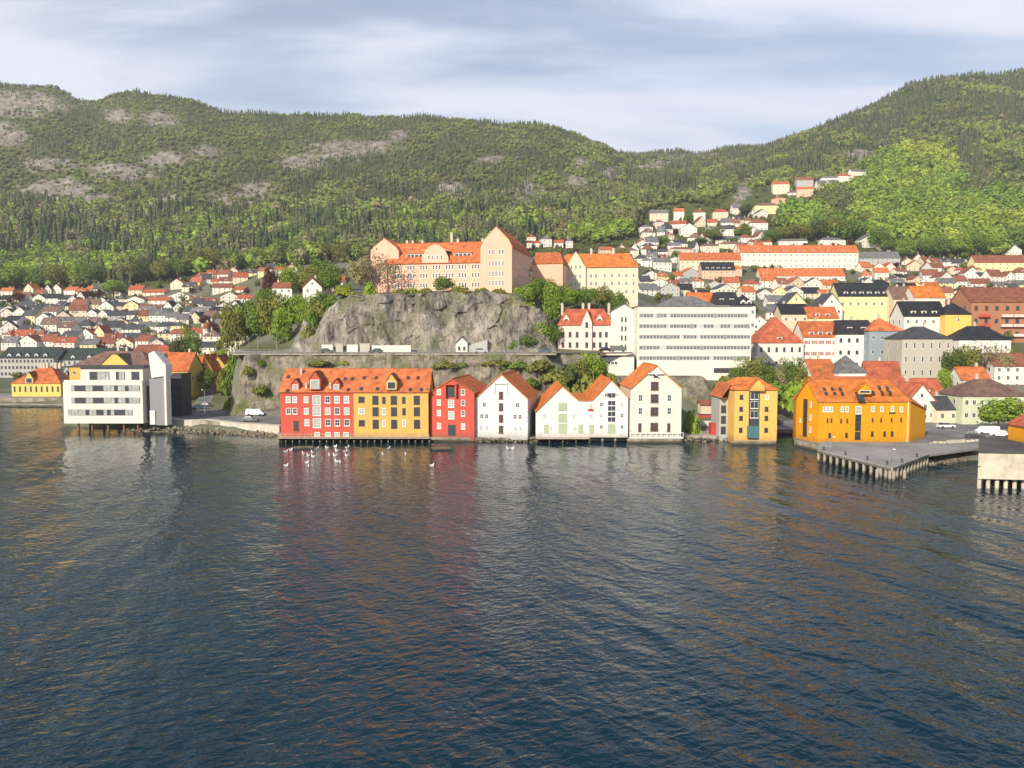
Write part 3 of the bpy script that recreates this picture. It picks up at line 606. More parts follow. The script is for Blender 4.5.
def roofs(mb, w, d, h, roof, rh, ov=.35, m=0, th=.22, inset=None):
    x = w/2
    if roof == 'gy':
        s = rh/x; e = h-ov*s; X = x+ov
        mb.slab([(-X,-ov,e+th),(0,-ov,h+rh+th),(0,d+ov,h+rh+th),(-X,d+ov,e+th)], (-s,0,1), th, m)
        mb.slab([(0,-ov,h+rh+th),(X,-ov,e+th),(X,d+ov,e+th),(0,d+ov,h+rh+th)], (s,0,1), th, m)
        mb.box(-.14,.14,-ov-.01,d+ov+.01,h+rh+th-.08,h+rh+th+.1, m)
    elif roof == 'gx':
        s = rh/(d/2); e = h-ov*s; X = x+ov
        mb.slab([(-X,-ov,e+th),(X,-ov,e+th),(X,d/2,h+rh+th),(-X,d/2,h+rh+th)], (0,-s,1), th, m)
        mb.slab([(-X,d/2,h+rh+th),(X,d/2,h+rh+th),(X,d+ov,e+th),(-X,d+ov,e+th)], (0,s,1), th, m)
        mb.box(-X-.01,X+.01,d/2-.14,d/2+.14,h+rh+th-.08,h+rh+th+.1, m)
    elif roof in ('hip','mans'):
        X = x+ov; i = min(d/2, w/2)+ov if inset is None else inset+ov
        if roof == 'hip':
            i = min(i, X-.05); A = [(-X,-ov),(X,-ov),(X,d+ov),(-X,d+ov)]; z0 = h+.02; z1 = h+rh
            r0, r1 = (-X+i, d/2, z1), (X-i, d/2, z1); k = len(mb.v)
            mb.face([(-X,-ov,z0),(X,-ov,z0),r1,r0], m); mb.face([(X,d+ov,z0),(-X,d+ov,z0),r0,r1], m)
            mb.face([(-X,d+ov,z0),(-X,-ov,z0),r0], m); mb.face([(X,-ov,z0),(X,d+ov,z0),r1], m); mb.face([(-X,-ov,z0),(-X,d+ov,z0),(X,d+ov,z0),(X,-ov,z0)], m)
        else:
            i = rh*.55; a = [(-X,-ov),(X,-ov),(X,d+ov),(-X,d+ov)]; b = [(-X+i,-ov+i),(X-i,-ov+i),(X-i,d+ov-i),(-X+i,d+ov-i)]
            mb.face([(p[0],p[1],h+.02) for p in reversed(a)], m); mb.face([(p[0],p[1],h+rh) for p in b], m)
            for q in range(4): j = (q+1)%4; mb.face([(*a[q],h+.02),(*a[j],h+.02),(*b[j],h+rh),(*b[q],h+rh)], m)
    elif roof == 'flat':
        X = x+.12; mb.box(-X, X, -.12, d+.12, h+.005, h+.35, m)
def chimney(parent, x, y, z0, z1, s=.8):
    mb = MB(); mb.box(-s/2, s/2, -s/2, s/2, z0, z1); mb.box(-s/2-.1, s/2+.1, -s/2-.1, s/2+.1, z1+.002, z1+.18); mb.box(-.18,.18,-.18,.18,z1+.182,z1+.5)
    return mb.build('chimney', CHIM, parent, loc=(x,y,0))
def dormer(parent, x, y, z, w, h, rh, dep, wallm, roofm, kind='gable', glass=True, pane=None):
    """small house on the front slope; y = its face, z = its sill height"""
    mb = MB(); a = w/2; mats = [wallm, roofm, pane or GLASS, WHITEP]
    if kind == 'gable':
        mb.face([(-a,0,0),(a,0,0),(a,0,h),(0,0,h+rh),(-a,0,h)],0); mb.face([(-a,dep,0),(-a,0,0),(-a,0,h),(-a,dep,h)],0); mb.face([(a,0,0),(a,dep,0),(a,dep,h),(a,0,h)],0); mb.face([(a,dep,0),(-a,dep,0),(-a,dep,h),(0,dep,h+rh),(a,dep,h)],0)
        s = rh/a; o = .18
        mb.slab([(-a-o,-o,h-o*s+.1),(0,-o,h+rh+.1),(0,dep+.6,h+rh+.1),(-a-o,dep+.6,h-o*s+.1)],(-s,0,1),.1,1); mb.slab([(0,-o,h+rh+.1),(a+o,-o,h-o*s+.1),(a+o,dep+.6,h-o*s+.1),(0,dep+.6,h+rh+.1)],(s,0,1),.1,1)
    else:
        mb.box(-a,a,0,dep,0,h,0); mb.slab([(-a-.15,-.2,h+.12),(a+.15,-.2,h+.12),(a+.15,dep+rh,h+.12+rh*.25),(-a-.15,dep+rh,h+.12+rh*.25)],(0,-.25,1),.1,1)
    if glass:
        n = max(1,int(w/1.6)); ww = (w-.4)/n
        for i in range(n):
            c = -a+.2+ww*(i+.5); mb.box(c-ww/2+.08,c+ww/2-.08,-.05,-.004,.25,h-.15,3); mb.box(c-ww/2+.18,c+ww/2-.18,-.07,-.05,.35,h-.25,2)
    return mb.build('dormer', mats, parent, loc=(x,y,z))
def skylight(parent, x, y, z, s, w=.8, h=1.1):
    """roof window lying on a front slope of steepness s"""
    mb = MB(); c = 1/math.sqrt(1+s*s)
    mb.box(-w/2,w/2,-h/2,h/2,0,.12,0); mb.box(-w/2+.1,w/2-.1,-h/2+.1,h/2-.1,.12,.14,1)
    o = mb.build('skylight', [DARKP, GLASS], parent, loc=(x,y,z)); o.rotation_euler = (math.atan(s),0,0); return o

def bldg(name, label, cat, px0, px1, base, Y, eave, ridge, roof='gx', d=10, rot=0.0, wall='white', tiles='orange', group=None, low=3.0, ov=.35, inset=None, wmat=None, gl=None):
    """a building measured in the photograph at depth Y; returns its root and sizes"""
    if Y is None: Y = ground((px0+px1)/2, base)
    a, b = pt(px0, base, Y), pt(px1, base, Y); rr = R(rot); w = (b.x-a.x)/max(.6,math.cos(rr)); h = pt(0, eave, Y).z-a.z
    yr = Y+(d/2 if roof in ('gx','hip') else (d*.3 if roof == 'mans' else 0)); rh = pt(0, ridge, yr).z-a.z-h
    root = empty(name, ((a.x+b.x)/2, Y, a.z), rr); tag(root, label, cat, group)
    mb = MB(); walls(mb, w, d, h, roof, rh, low); mb.build('wall', wmat or W[wall], root)
    mb = MB(); roofs(mb, w, d, h, roof, rh, ov, inset=inset); rf = mb.build('roof', T[tiles] if tiles in T else tiles, root)
    return root, w, d, h, rh, rf
def X_(root, px, Y=None):   # measured column -> local x on the front face
    return (xat(px, root.location.y)-root.location.x)/math.cos(root.rotation_euler.z)
def Z_(root, py): return pt(0, py, root.location.y).z-root.location.z
# ------------------------------------------------------------------ the waterfront
G_WH = 'wooden warehouses along the quay'
def cols(root, w, d, pxs, pys, ww, wh, style, name='window'):
    for px in pxs:
        for py in pys:
            st = style
            if name == 'window' and random.random() < .22: st = {'pale':'white','white':'pale','dark':'pale'}.get(style, style)
            window(root, w, d, 'f', X_(root, px), Z_(root, py)-wh/2, ww, wh, st, name)
# -- long warehouse, red half and yellow half under one roof
YW = 192.0
a, b = pt(281,437,YW), pt(428.5,437,YW); w = b.x-a.x; h = pt(0,392,YW).z-a.z; d = 13.0; rh = pt(0,369.5,YW+d/2).z-a.z-h
root = empty('wooden_warehouse', ((a.x+b.x)/2, YW, a.z)); tag(root, 'long quay warehouse, one half red and the other golden yellow, under one orange tiled roof', 'warehouse', G_WH)
split = X_(root, 353); s = rh/(d/2)
for nm, x0, x1, mt, e in (('red_wall', -w/2, split, 'red_boards', 0), ('yellow_wall', split+.003, w/2, 'gold_boards', 0)):
    mb = MB(); mb.face([(x0,0,-.8),(x1,0,-.8),(x1,0,h),(x0,0,h)]); mb.face([(x1,d,-.8),(x0,d,-.8),(x0,d,h),(x1,d,h)])
    mb.face([(x0,d,-.8),(x0,0,-.8),(x0,0,h),(x0,d/2,h+rh),(x0,d,h)]); mb.face([(x1,0,-.8),(x1,d,-.8),(x1,d,h),(x1,d/2,h+rh),(x1,0,h)]); mb.build(nm, W[mt], root)['label'] = nm.replace('_',' ')
mb = MB(); roofs(mb, w, d, h, 'gx', rh); rf = mb.build('roof', T['orange'], root)
def slopeat(root, h, s, px, py):   # where a measured point meets the front slope
    Yr = root.location.y
    for k in range(200):
        y = k*.05
        if pt(px,py,Yr+y).z-root.location.z <= h+s*y+.22: break
    return xat(px, Yr+y)-root.location.x, y, h+s*y+.22
for px, pf, wpx, tall in ((294.5,394,7.5,0),(335.5,394,7.5,0)):
    dormer(rf, X_(root,px), .35, h-.1, 1.9, 2.1, 1.2, 3.2, W['red_boards'], T['rust'], pane=GLASSB)
dormer(rf, X_(root,315), -.55, h+.6, 2.7, 2.6, 1.9, 5.0, W['red_boards'], T['rust'], pane=GLASSB); dormer(rf, X_(root,391.5), -.55, h+.5, 2.6, 2.2, 1.8, 4.6, W['gold_boards'], T['rust'])
for px, py in ((288,377),(345,379),(352,379),(364,378),(376,378),(348,390),(361,389),(377,389),(408,378),(418,378),(410,390),(421,390),(287,391)):
    x, y, z = slopeat(root, h, s, px, py); skylight(rf, x, y, z, s)
for px, py in ((301,374),(330,388),(306,388)): x, y, z = slopeat(root, h, s, px, py); chimney(rf, x, y, z-.4, z+.9, .5)
RR = (399.5, 411, 422.5)
cols(root, w, d, (287.5,294,305.5), RR[:2], 1.15,1.5,'pale'); cols(root, w, d, (327,336.5,346), RR, 1.3,1.7,'pale'); cols(root, w, d, (306,), RR[2:], 1.2,1.6,'pale')
cols(root, w, d, (316,), (400,411,423), 2.0,2.3,'pale','loft_door'); cols(root, w, d, (295,), (426,), 1.4,2.6,'brown','door'); cols(root, w, d, (316,327,336,345), (434.2,), 1.3,1.0,'pale')
cols(root, w, d, (361,), (399.5,411,423), 1.5,1.4,'dark'); cols(root, w, d, (375,393.5,416.5), (400,411.5,424), 1.5,2.1,'dark','loft_door'); cols(root, w, d, (383.5,403.5), (400,411.5,423), .8,1.6,'dark')
# -- red gable house
def gable(label, px0, px1, base, Y, eave, apex, d, rot, wall, tiles, group=G_WH, low=.8, name='wooden_warehouse', ov=.3):
    return bldg(name, label, 'warehouse', px0, px1, base, Y, eave, apex, 'gy', d, rot, wall, tiles, group, low, ov)
root, w, d, h, rh, rf = gable('red gabled warehouse with a dark loading hatch under its peak', 429.5, 474.5, 437, 192.5, 393, 379.5, 20, -9, 'red_boards', 'orange')
cols(root, w, d, (438.5,463), (392,402.5,413,426), 1.0,1.4,'pale'); cols(root, w, d, (451,), (392,), 1.9,2.2,'dark','loft_door'); cols(root, w, d, (451,), (403.5,415), 1.5,1.9,'pale','loft_door'); cols(root, w, d, (451.5,), (430,), 1.9,2.6,'dark','door')
mb = MB(); mb.box(-1.5,-1.1,-.9,0,0,3.0); mb.box(1.1,1.5,-.9,0,0,3.0); mb.box(-1.7,1.7,-1.1,0,3.0,3.25); mb.build('hoist_hood', W['red_boards'], root, loc=(X_(root,451),0,Z_(root,397)))
# -- white gable house
root, w, d, h, rh, rf = gable('white gabled warehouse standing alone beside the red gabled one', 475.2, 527.5, 436.5, 192.0, 398.5, 374.5, 20, -9, 'white_boards', 'vivid')
cols(root, w, d, (501,), (395.5,407,418.5,429.5), 1.1,1.9,'brown','loft_door'); cols(root, w, d, (484,517.5), (405,), 1.0,1.2,'white'); cols(root, w, d, (481.5,486.5,515,520), (416.5,), .95,1.2,'white'); cols(root, w, d, (480.5,487,515.5,520.5), (428.5,), .8,1.3,'pale')
mb = MB(); mb.box(-1.6,1.6,-.45,0,2.3,2.5); mb.box(-1.6,-1.45,-.3,0,0,2.3); mb.box(1.45,1.6,-.3,0,0,2.3); mb.build('hoist_hood', WHITEP, root, loc=(X_(root,501),0,Z_(root,393)))
# -- the pair of white gables (one building, two gables with a valley)
YD = 192.0; a, b = pt(536,436.5,YD), pt(628.6,436.5,YD); zb = a.z
root = empty('wooden_warehouse', ((a.x+b.x)/2, YD, zb)); tag(root, 'white double gabled warehouse with sage green doors and orange verges', 'warehouse', G_WH); d = 22.0
prof = [(X_(root,536), Z_(root,411.5)), (X_(root,562), Z_(root,386.3)), (X_(root,579), Z_(root,401)), (X_(root,592), Z_(root,401)), (X_(root,611), Z_(root,380)), (X_(root,628.6), Z_(root,398))]
mb = MB(); P0 = [(prof[0][0],-1.0)]+prof+[(prof[-1][0],-1.0)]
mb.face([(x,0,z) for x,z in reversed(P0)]); mb.face([(x,d,z) for x,z in P0]); mb.face([(P0[0][0],d,-1),(P0[0][0],0,-1),(P0[1][0],0,P0[1][1]),(P0[1][0],d,P0[1][1])]); mb.face([(P0[-1][0],0,-1),(P0[-1][0],d,-1),(P0[-2][0],d,P0[-2][1]),(P0[-2][0],0,P0[-2][1])]); mb.build('wall', W['white_boards'], root)
mb = MB()
for (x0,z0),(x1,z1) in zip(prof[:-1], prof[1:]):
    n = Vector((-(z1-z0),0,x1-x0)); e0 = .3 if (x0,z0) == prof[0] else 0; e1 = .3 if (x1,z1) == prof[-1] else 0; sl = (z1-z0)/(x1-x0)
    mb.slab([(x0-e0,-.3,z0-sl*e0+.32),(x1+e1,-.3,z1+sl*e1+.32),(x1+e1,d+.3,z1+sl*e1+.32),(x0-e0,d+.3,z0-sl*e0+.32)], n, .28)
rf = mb.build('roof', T['vivid'], root); w = b.x-a.x
for py, hh in ((407,2.0),(418,2.2),(428.5,2.4)): cols(root, w, d, (563,), (py,), 2.1,hh,'door','loft_door')
cols(root, w, d, (544.5,574.5), (416.5,), .8,1.0,'pale'); cols(root, w, d, (546.5,581,592), (429,), 1.2,2.2,'door','door'); cols(root, w, d, (551,575.5), (428.5,), .9,1.2,'pale')
for py in (403,408.5,414,419.5): cols(root, w, d, (612,), (py,), 1.9,1.25,'plain','glazed_bay')
cols(root, w, d, (606.8,617.2), (395,), 1.1,1.0,'pale'); cols(root, w, d, (612,), (395.5,), 1.7,1.3,'plain','glazed_bay'); cols(root, w, d, (612,), (429,), 1.9,2.4,'door','door')
cols(root, w, d, (601.7,622.4), (404.7,415.6,427), .9,1.1,'white'); cols(root, w, d, (591.5,), (406,416.5), .9,1.2,'pale')
mb = MB(); mb.box(-.75,.75,-.14,0,0,.35); mb.box(-.45,.45,-.14,0,.37,.6); mb.build('sign', REDP, root, loc=(X_(root,591),0,Z_(root,411)))
# -- tall cream gable house
root, w, d, h, rh, rf = gable('tallest gabled warehouse, pale cream with open brown loft doors', 630.5, 681, 437, 190.5, 388.5, 366, 19, 0, 'cream_boards', 'vivid')
cols(root, w, d, (655,), (386,398.5,411.5,427), 1.9,2.1,'brown','loft_door'); cols(root, w, d, (640.8,669.8), (398,411,), 1.05,1.7,'white'); cols(root, w, d, (640.5,669.5), (427.5,), .8,2.1,'brown','door'); cols(root, w, d, (655.5,), (375.5,), .8,.9,'dark')
mb = MB(); mb.box(-1.9,1.9,-.7,0,.0,.25); mb.box(-.12,.12,-1.6,0,-.3,-.05); mb.build('hoist_beam', WHITEP, root, loc=(X_(root,655.5),0,Z_(root,374)))
mb = MB(); 
for i in range(11): mb.box(-6.4+i*1.28,-6.3+i*1.28,-.9,-.8,0,1.1)
mb.box(-6.5,6.5,-.92,-.78,1.1,1.2); mb.box(-6.5,6.5,-.9,0,-.22,-.02); mb.build('balcony', WHITEP, root)
# -- yellow hoist house
root, w, d, h, rh, rf = bldg('wooden_warehouse', 'narrow golden yellow warehouse with a central glazed hoist bay', 'warehouse', 734, 776.5, 441, 187, 390, 377, 'hip', 15, 0, 'gold_light', 'vivid', G_WH, 1.0, .4, inset=2.5)
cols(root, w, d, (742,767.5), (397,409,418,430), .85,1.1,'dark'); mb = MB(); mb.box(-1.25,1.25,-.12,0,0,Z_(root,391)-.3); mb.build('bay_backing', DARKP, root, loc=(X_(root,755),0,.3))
for py in (396,405,414.5): window(root, w, d, 'f', X_(root,755), Z_(root,py)-.8, 1.9, 1.7, 'plain', 'loft_window', .121)
mb = MB(); mb.box(-1.4,1.4,-.2,0,0,2.9); mb.build('door', TEALP, root, loc=(X_(root,754),-.13,Z_(root,438)))
dormer(rf, X_(root,757), -1.1, h-.2, 3.4, .9, 2.0, 4.5, W['gold_light'], T['vivid'], glass=False)
mb = MB(); x0 = X_(root,727); mb.box(x0, -w/2-.004, 6, 14, -1, h-2.2, 0); mb.slab([(x0-.4,3.6,h-2.2),(-w/2-.01,3.6,h+1.3),(-w/2-.01,14.4,h+1.3),(x0-.4,14.4,h-2.2)],(-1,0,.8),.2,1); mb.build('side_wing', [W['grey'],T['orange']], root)
for z in (1,3.6,6.2): link('window', win_mesh(1.2,1.8,'dark'), root, ((x0-w/2)/2,5.995,z))
# -- big orange warehouse (custom plan)
zb = 1.45
def Q(px, Y): return (xat(px,Y), Y)
A, B_, C_, D_ = Q(820,178), Q(912,180), Q(927.5,188), Q(797.3,187); he = 11.1-zb+.0; R1 = (xat(808.5,182.6),182.6); R2 = (xat(889,184.6),184.6)
root = empty('wooden_warehouse', (A[0],A[1],zb)); tag(root, 'big orange warehouse with a glass strip down front and gable beside the pier', 'warehouse', G_WH)
lo = lambda p: (p[0]-A[0], p[1]-A[1]); a_, b_, c_, d_, r1, r2 = map(lo, (A,B_,C_,D_,R1,R2)); he = zat(178,401.8)-zb; hr = zat(182.6,380.5)-zb; hc = zat(188,409.5)-zb; e_ = lo((C_[0]-1.0, 196)); f_ = lo((D_[0]+2.5, 196))
mb = MB(); z_ = lambda p, z: (p[0],p[1],z)
mb.face([z_(a_,-1),z_(b_,-1),z_(b_,he),z_(a_,he)]); mb.face([z_(d_,-1),z_(a_,-1),z_(a_,he),z_(r1,hr),z_(d_,he)]); mb.face([z_(b_,-1),z_(c_,-1),z_(c_,hc),z_(b_,he)]); mb.face([z_(c_,-1),z_(e_,-1),z_(e_,hc),z_(c_,hc)]); mb.face([z_(e_,-1),z_(f_,-1),z_(f_,he),z_(e_,hc)]); mb.face([z_(f_,-1),z_(d_,-1),z_(d_,he),z_(f_,he)])
mb.build('wall', W['orange_boards'], root)
mb = MB(); o = .25; up = .12
mb.slab([(a_[0]-.3,a_[1]-o,he-.1),(b_[0]+.2,b_[1]-o,he-.1),(r2[0],r2[1],hr+up),(r1[0]-.3,r1[1],hr+up)],(0,-.9,1),.2); mb.slab([(b_[0]+.2,b_[1]-o,he-.1),(c_[0]+.25,c_[1]-.1,hc),(c_[0]-5,c_[1]+4,hr-2.2),(r2[0],r2[1],hr+up)],(.4,-.6,1),.2)
mb.slab([(r1[0]-.3,r1[1],hr+up),(r2[0],r2[1],hr+up),(e_[0]-6,e_[1]-3,he-.3),(f_[0]-3,d_[1]+.4,he-.1)],(0,.7,1),.2)
rf = mb.build('roof', T['vivid'], root)
# second ridge behind
mb = MB(); x0, x1 = lo(Q(812,190))[0], lo(Q(871,190))[0]; y0 = 9.5; hz2 = zat(192,376.5)-zb
mb.face([(x0,y0,5),(x1,y0,5),(x1,y0,hr-1.0),(x0,y0,hr-1.0)],0); mb.face([(x0,y0+8,5),(x0,y0,5),(x0,y0,hr-1.0),(x0,y0+4,hz2),(x0,y0+8,hr-1.0)],0); mb.face([(x1+3,y0,5),(x1+3,y0+8,5),(x1+3,y0+8,hr-1),(x1,y0+4,hz2),(x1+3,y0,hr-1)],0)
mb.slab([(x0-.2,y0-.2,hr-1.1),(x1+4,y0-.2,hr-1.1),(x1,y0+4,hz2+.1),(x0-.2,y0+4,hz2+.1)],(0,-1,1),.2,1); mb.slab([(x0-.2,y0+4,hz2+.1),(x1,y0+4,hz2+.1),(x1+4,y0+8.2,hr-1.1),(x0-.2,y0+8.2,hr-1.1)],(0,1,1),.2,1); mb.build('rear_roof', [W['orange_boards'],T['orange']], root)
def XO(px): return xat(px,178.8)-A[0]
def ZO(py): return zat(178.8,py)-zb
def wo(px, py, ww, wh, st, nm='window'): link(nm, win_mesh(ww,wh,st), root, (XO(px), (XO(px)/b_[0])*b_[1]-.005, ZO(py)-wh/2), math.atan2(b_[1],b_[0]))
for px, py in ((824.5,409),(828,409),(831.5,409),(843,409),(848,409),(875,409),(884.5,409),(895.5,409),(905,409.5)): wo(px,py,.75,1.2,'pale')
for px, py in ((828,420),(832,420),(842,420.5),(848.5,420.5),(875,420),(884,420),(895,420),(905,420)): wo(px,py,.35,.9,'dark')
for px, py in ((830.5,435),(848,435),(875,434),(888,434),(896,434)): wo(px,py,.6,1.1,'dark')
wo(895.5,413.6,1.6,.35,'blank','sign')
for py in (410,418,426.5,435.5): wo(859.8,py,1.35,1.75,'pale' if py < 411 else 'dark','glazed_strip')
mb = MB(); mb.slab([(-.75,-.35,0),(.75,-.35,0),(.75,1.7,1.95),(-.75,1.7,1.95)],(0,-1.1,1),.3); mb.build('sloping_glass', [GLASS], root, loc=(XO(861),0,he+.25))
dormer(rf, XO(866), .9, he+1.6, 3.0, 1.1, 1.6, 3.2, W['orange_boards'], T['vivid'])
so = (hr-he)/(r1[1]); 
for px, py in ((825,390),(833,390),(841,390),(827,394.5),(835.5,394.5),(843,394.5),(880,388),(888,389),(874,393.5),(883,393.5),(891,393.5)):
    y = 4.6*(401.8-py)/21.3; skylight(rf, xat(px,178+y)-A[0], y, he+so*y+.2, so, .7,.8)
ga = math.atan2(a_[1]-d_[1], a_[0]-d_[0]); gd = Vector((a_[0]-d_[0], a_[1]-d_[1])); gl_ = gd.length
for t, zz, ww, wh, st in [(.42, z, 1.6, 2.1, 'dark') for z in (1.0,3.2,5.4,7.6)]+[(.66, z, .6,1.3,'pale') for z in (2.2,5.0,8.0)]+[(.2,4,.5,1,'pale')]:
    link('window', win_mesh(ww,wh,st), root, (d_[0]+gd.x*t, d_[1]+gd.y*t, zz), ga)
mb = MB(); mb.tube((XO(912),-.15+b_[1],0),(XO(912),-.15+b_[1],he),.08); mb.build('drainpipe', WHITEP, root)

# ------------------------------------------------------------------ office on the water, left
YO = 212.0; zb = zat(YO,423.4); root = empty('office_building', (xat(102,YO),YO,zb)); tag(root, 'cream office with ribbon windows standing on piles over the water', 'office building')
x0, x1 = X_(root,62), X_(root,141.5); mb = MB(); Z = lambda py: Z_(root,py); d = 9
mb.box(x0,x1,0,d,0,Z(382)); mb.box(X_(root,79),x1,.5,d,Z(382)+.003,Z(367.6)); mb.box(x1+.004,X_(root,147.5),2.5,d,0,Z(385)); mb.build('wall', W['ivory'], root)
mb = MB(); mb.box(x0,x1+.8,-.35,d+.3,Z(367.6)+.003,Z(366.2)); mb.box(x0,x0+.25,-.2,.1,Z(382)+.02,Z(367.6)); mb.build('roof', DARKP, root)
mb = MB(); mb.box(x0+.2,x1,-.12,-.02,Z(382)+.01,Z(380)); mb.build('parapet', W['white'], root)
for c0, c1, py in ((70,139,388.3),(70,139,400.5),(66,131,412.5)):
    ww = X_(root,c1)-X_(root,c0); link('ribbon_window', win_mesh(ww,1.6,'strip'), root, (X_(root,(c0+c1)/2),-.003,Z(py)-.8))
for c0, c1 in ((88,108),(114.5,123.5),(130,138)): ww = X_(root,c1)-X_(root,c0); link('window', win_mesh(ww,2.3,'strip'), root, (X_(root,(c0+c1)/2),.49,Z(380.3)))
for k in range(3): link('ribbon_window', win_mesh(8,1.6,'strip'), root, (x0-.003, d/2, Z((388.3,400.5,412.5)[k])-.8), R(-90))
for px in (74,88,104,120,134):
    for y in (1.2, 7): mb = MB(); mb.tube((X_(root,px),y,-4.2),(X_(root,px),y,0),.3); mb.build('pile', BROWNP, root)
mb = MB(); g0, g1 = X_(root,147), X_(root,162.4); mb.face([(g0,1,-.6),(g1,1,-.6),(g1,1,Z(375)),(g0,1,Z(379))],0); mb.face([(g1,1,-.6),(g1,4,-.6),(g1,4,Z(372)),(g1,1,Z(375))],0); mb.face([(g0,4,-.6),(g0,1,-.6),(g0,1,Z(379)),(g0,4,Z(379))],0); mb.face([(g0,1,Z(379)),(g1,1,Z(375)),(g1,4,Z(372)),(g0,4,Z(379))],0); mb.face([(g1,4,-.6),(g0,4,-.6),(g0,4,Z(379)),(g1,4,Z(372))],0)
mb.build('grey_wing', mat('grey_metal_cladding',(.23,.235,.25),.45,.06,.5,.2,.5,streak=(6,6,.2)), root)
fp = [(X_(root,c),Z(e)) for c,e in ((150,378),(164.5,376),(164.5,365),(153,351),(147.5,354))]; mb = MB(); mb.face([(x,.55,z) for x,z in fp]); mb.face([(x+.4,3.6,z) for x,z in reversed(fp)])
for i in range(5): j = (i+1)%5; mb.face([(fp[i][0],.55,fp[i][1]),(fp[i][0]+.4,3.6,fp[i][1]),(fp[j][0]+.4,3.6,fp[j][1]),(fp[j][0],.55,fp[j][1])])
mb.box(X_(root,162.5),X_(root,164.5),.5,3.5,-.6,Z(376)-.02); mb.box(g0,g0+1.4,.7,.98,-.4,3.4); mb.build('fin_canopy', W['white'], root)
mb = MB(); mb.box(X_(root,142),X_(root,147),2.3,2.49,.3,Z(386)); mb.build('stair_glazing', GLASS, root)
root, w, d, h, rh, rf = bldg('dark_glass_pavilion', 'dark glazed office block behind the grey metal wing', 'office building', 168, 182, 411, 228, 375, 373, 'flat', 7, 0, wmat=DARKP, tiles='dark')
grid(root, w, d, 'f', 3, (1,4,7), 1.3, 2.2, 'dark', 1.0)

# ------------------------------------------------------------------ buildings up on the plateau
YS = 286.0
root, w, d, h, rh, rf = bldg('school_building', 'long peach school with red roofs on top of the cliff', 'school', 384, 484, 291.5, YS+4, 262.5, 243.5, 'gx', 15, -12, 'peach', 'orange', low=3, ov=.5)
s = rh/(d/2)
rowz = (1.4, 4.9, 7.9)
for z in rowz: 
    for k in range(7):
        for q in (-1.1,.0,1.1): window(root, w, d, 'f', -w/2+5.0+k*4.9+q, z, .8, 1.7, 'white')
mb = MB(); z0 = h-.2; a2 = 5.0
pf = [(-a2,z0),(a2,z0),(a2,z0+2.0),(a2*.75,z0+4.6),(a2*.3,z0+6.3),(0,z0+6.8),(-a2*.3,z0+6.3),(-a2*.75,z0+4.6),(-a2,z0+2.0)]
mb.face([(x,-.3,z) for x,z in pf]); mb.face([(x,.3,z) for x,z in reversed(pf)])
for i in range(len(pf)): j = (i+1)%len(pf); mb.face([(pf[i][0],-.3,pf[i][1]),(pf[i][0],.3,pf[i][1]),(pf[j][0],.3,pf[j][1]),(pf[j][0],-.3,pf[j][1])])
mb.slab([(-a2,.3,z0+4.4),(0,.3,z0+6.4),(0,6,z0+6.4),(-a2,6,z0+4.4)],(-.4,0,1),.2); mb.slab([(0,.3,z0+6.4),(a2,.3,z0+4.4),(a2,6,z0+4.4),(0,6,z0+6.4)],(.4,0,1),.2)
mb.build('curved_gable', W['peach'], root, loc=(X_(root,436),0,0))
for u in (-2.4,-.9,.9,2.4): link('window', win_mesh(.9,1.6,'white'), root, (X_(root,436)+u,-.305,z0+1.2))
for px in (413,462): dormer(rf, X_(root,px), 2.2, h+1.6, 6.6, 1.9, 1.0, 3.5, W['grey'], T['red'], 'shed')
for px, hh in ((400,1.2),(406,1.0),(416,1.0),(446.5,3.6),(453,1.2),(478,1.2)): chimney(rf, X_(root,px), d/2+.5, h+rh-1.5, h+rh+hh, .85)
pr = root
def wing(px0, px1, eave, apex, y0, dep, mid=None, tiles='orange', off=0.0):
    """gable wing of the school, part of it"""
    a, b = X_(pr,px0), X_(pr,px1); c = (a+b)/2; ww = b-a; hh = Z_(pr,eave); rr = Z_(pr,apex)-hh; x = ww/2; mb = MB()
    k = .62; pf = [(-x,-3),(x,-3),(x,hh),(x*.80,hh+rr*k*.55),(0,hh+rr),(-x*.80,hh+rr*k*.55),(-x,hh)]
    mb.face([(c+p[0],y0,p[1]) for p in pf]); mb.face([(c+p[0],y0+dep,p[1]) for p in reversed(pf)])
    mb.face([(c-x,y0+dep,-3),(c-x,y0,-3),(c-x,y0,hh),(c-x,y0+dep,hh)]); mb.face([(c+x,y0,-3),(c+x,y0+dep,-3),(c+x,y0+dep,hh),(c+x,y0,hh)]); wl = mb.build('wing_wall', W['peach'], pr)
    mb = MB(); o = .4
    q = [(-x-o,hh-.2),(-x*.80,hh+rr*k*.55+.3),(0,hh+rr+.35),(x*.80,hh+rr*k*.55+.3),(x+o,hh-.2)]
    for i in range(4): (xa,za),(xb,zb_) = q[i],q[i+1]; mb.slab([(c+xa,y0+.25,za),(c+xb,y0+.25,zb_),(c+xb,y0+dep+.3,zb_),(c+xa,y0+dep+.3,za)],(-(zb_-za),0,xb-xa),.25)
    r_ = mb.build('wing_roof', T[tiles], pr); return c, ww, hh, rr
c, ww, hh, rr = wing(482.5, 513, 249, 229.5, -2.0, 34)
for z in (1.6,5.0,8.6):
    for q in (-2.4,-1.2,0,1.2,2.4): link('window', win_mesh(.85,1.9,'white'), pr, (c+q,-2.005,z))
for q in (-2.4,-1.2,1.2,2.4): link('window', win_mesh(.8,1.6,'white'), pr, (c+q,-2.005,12.8))
for z in (1.6,5.0,8.6):
    for k in range(9): link('window', win_mesh(.85,1.8,'white'), pr, (c+ww/2+.005,1+k*3.4,z), R(90))
c, ww, hh, rr = wing(367.5, 397, 250, 237, 1.5, 30, off=0)
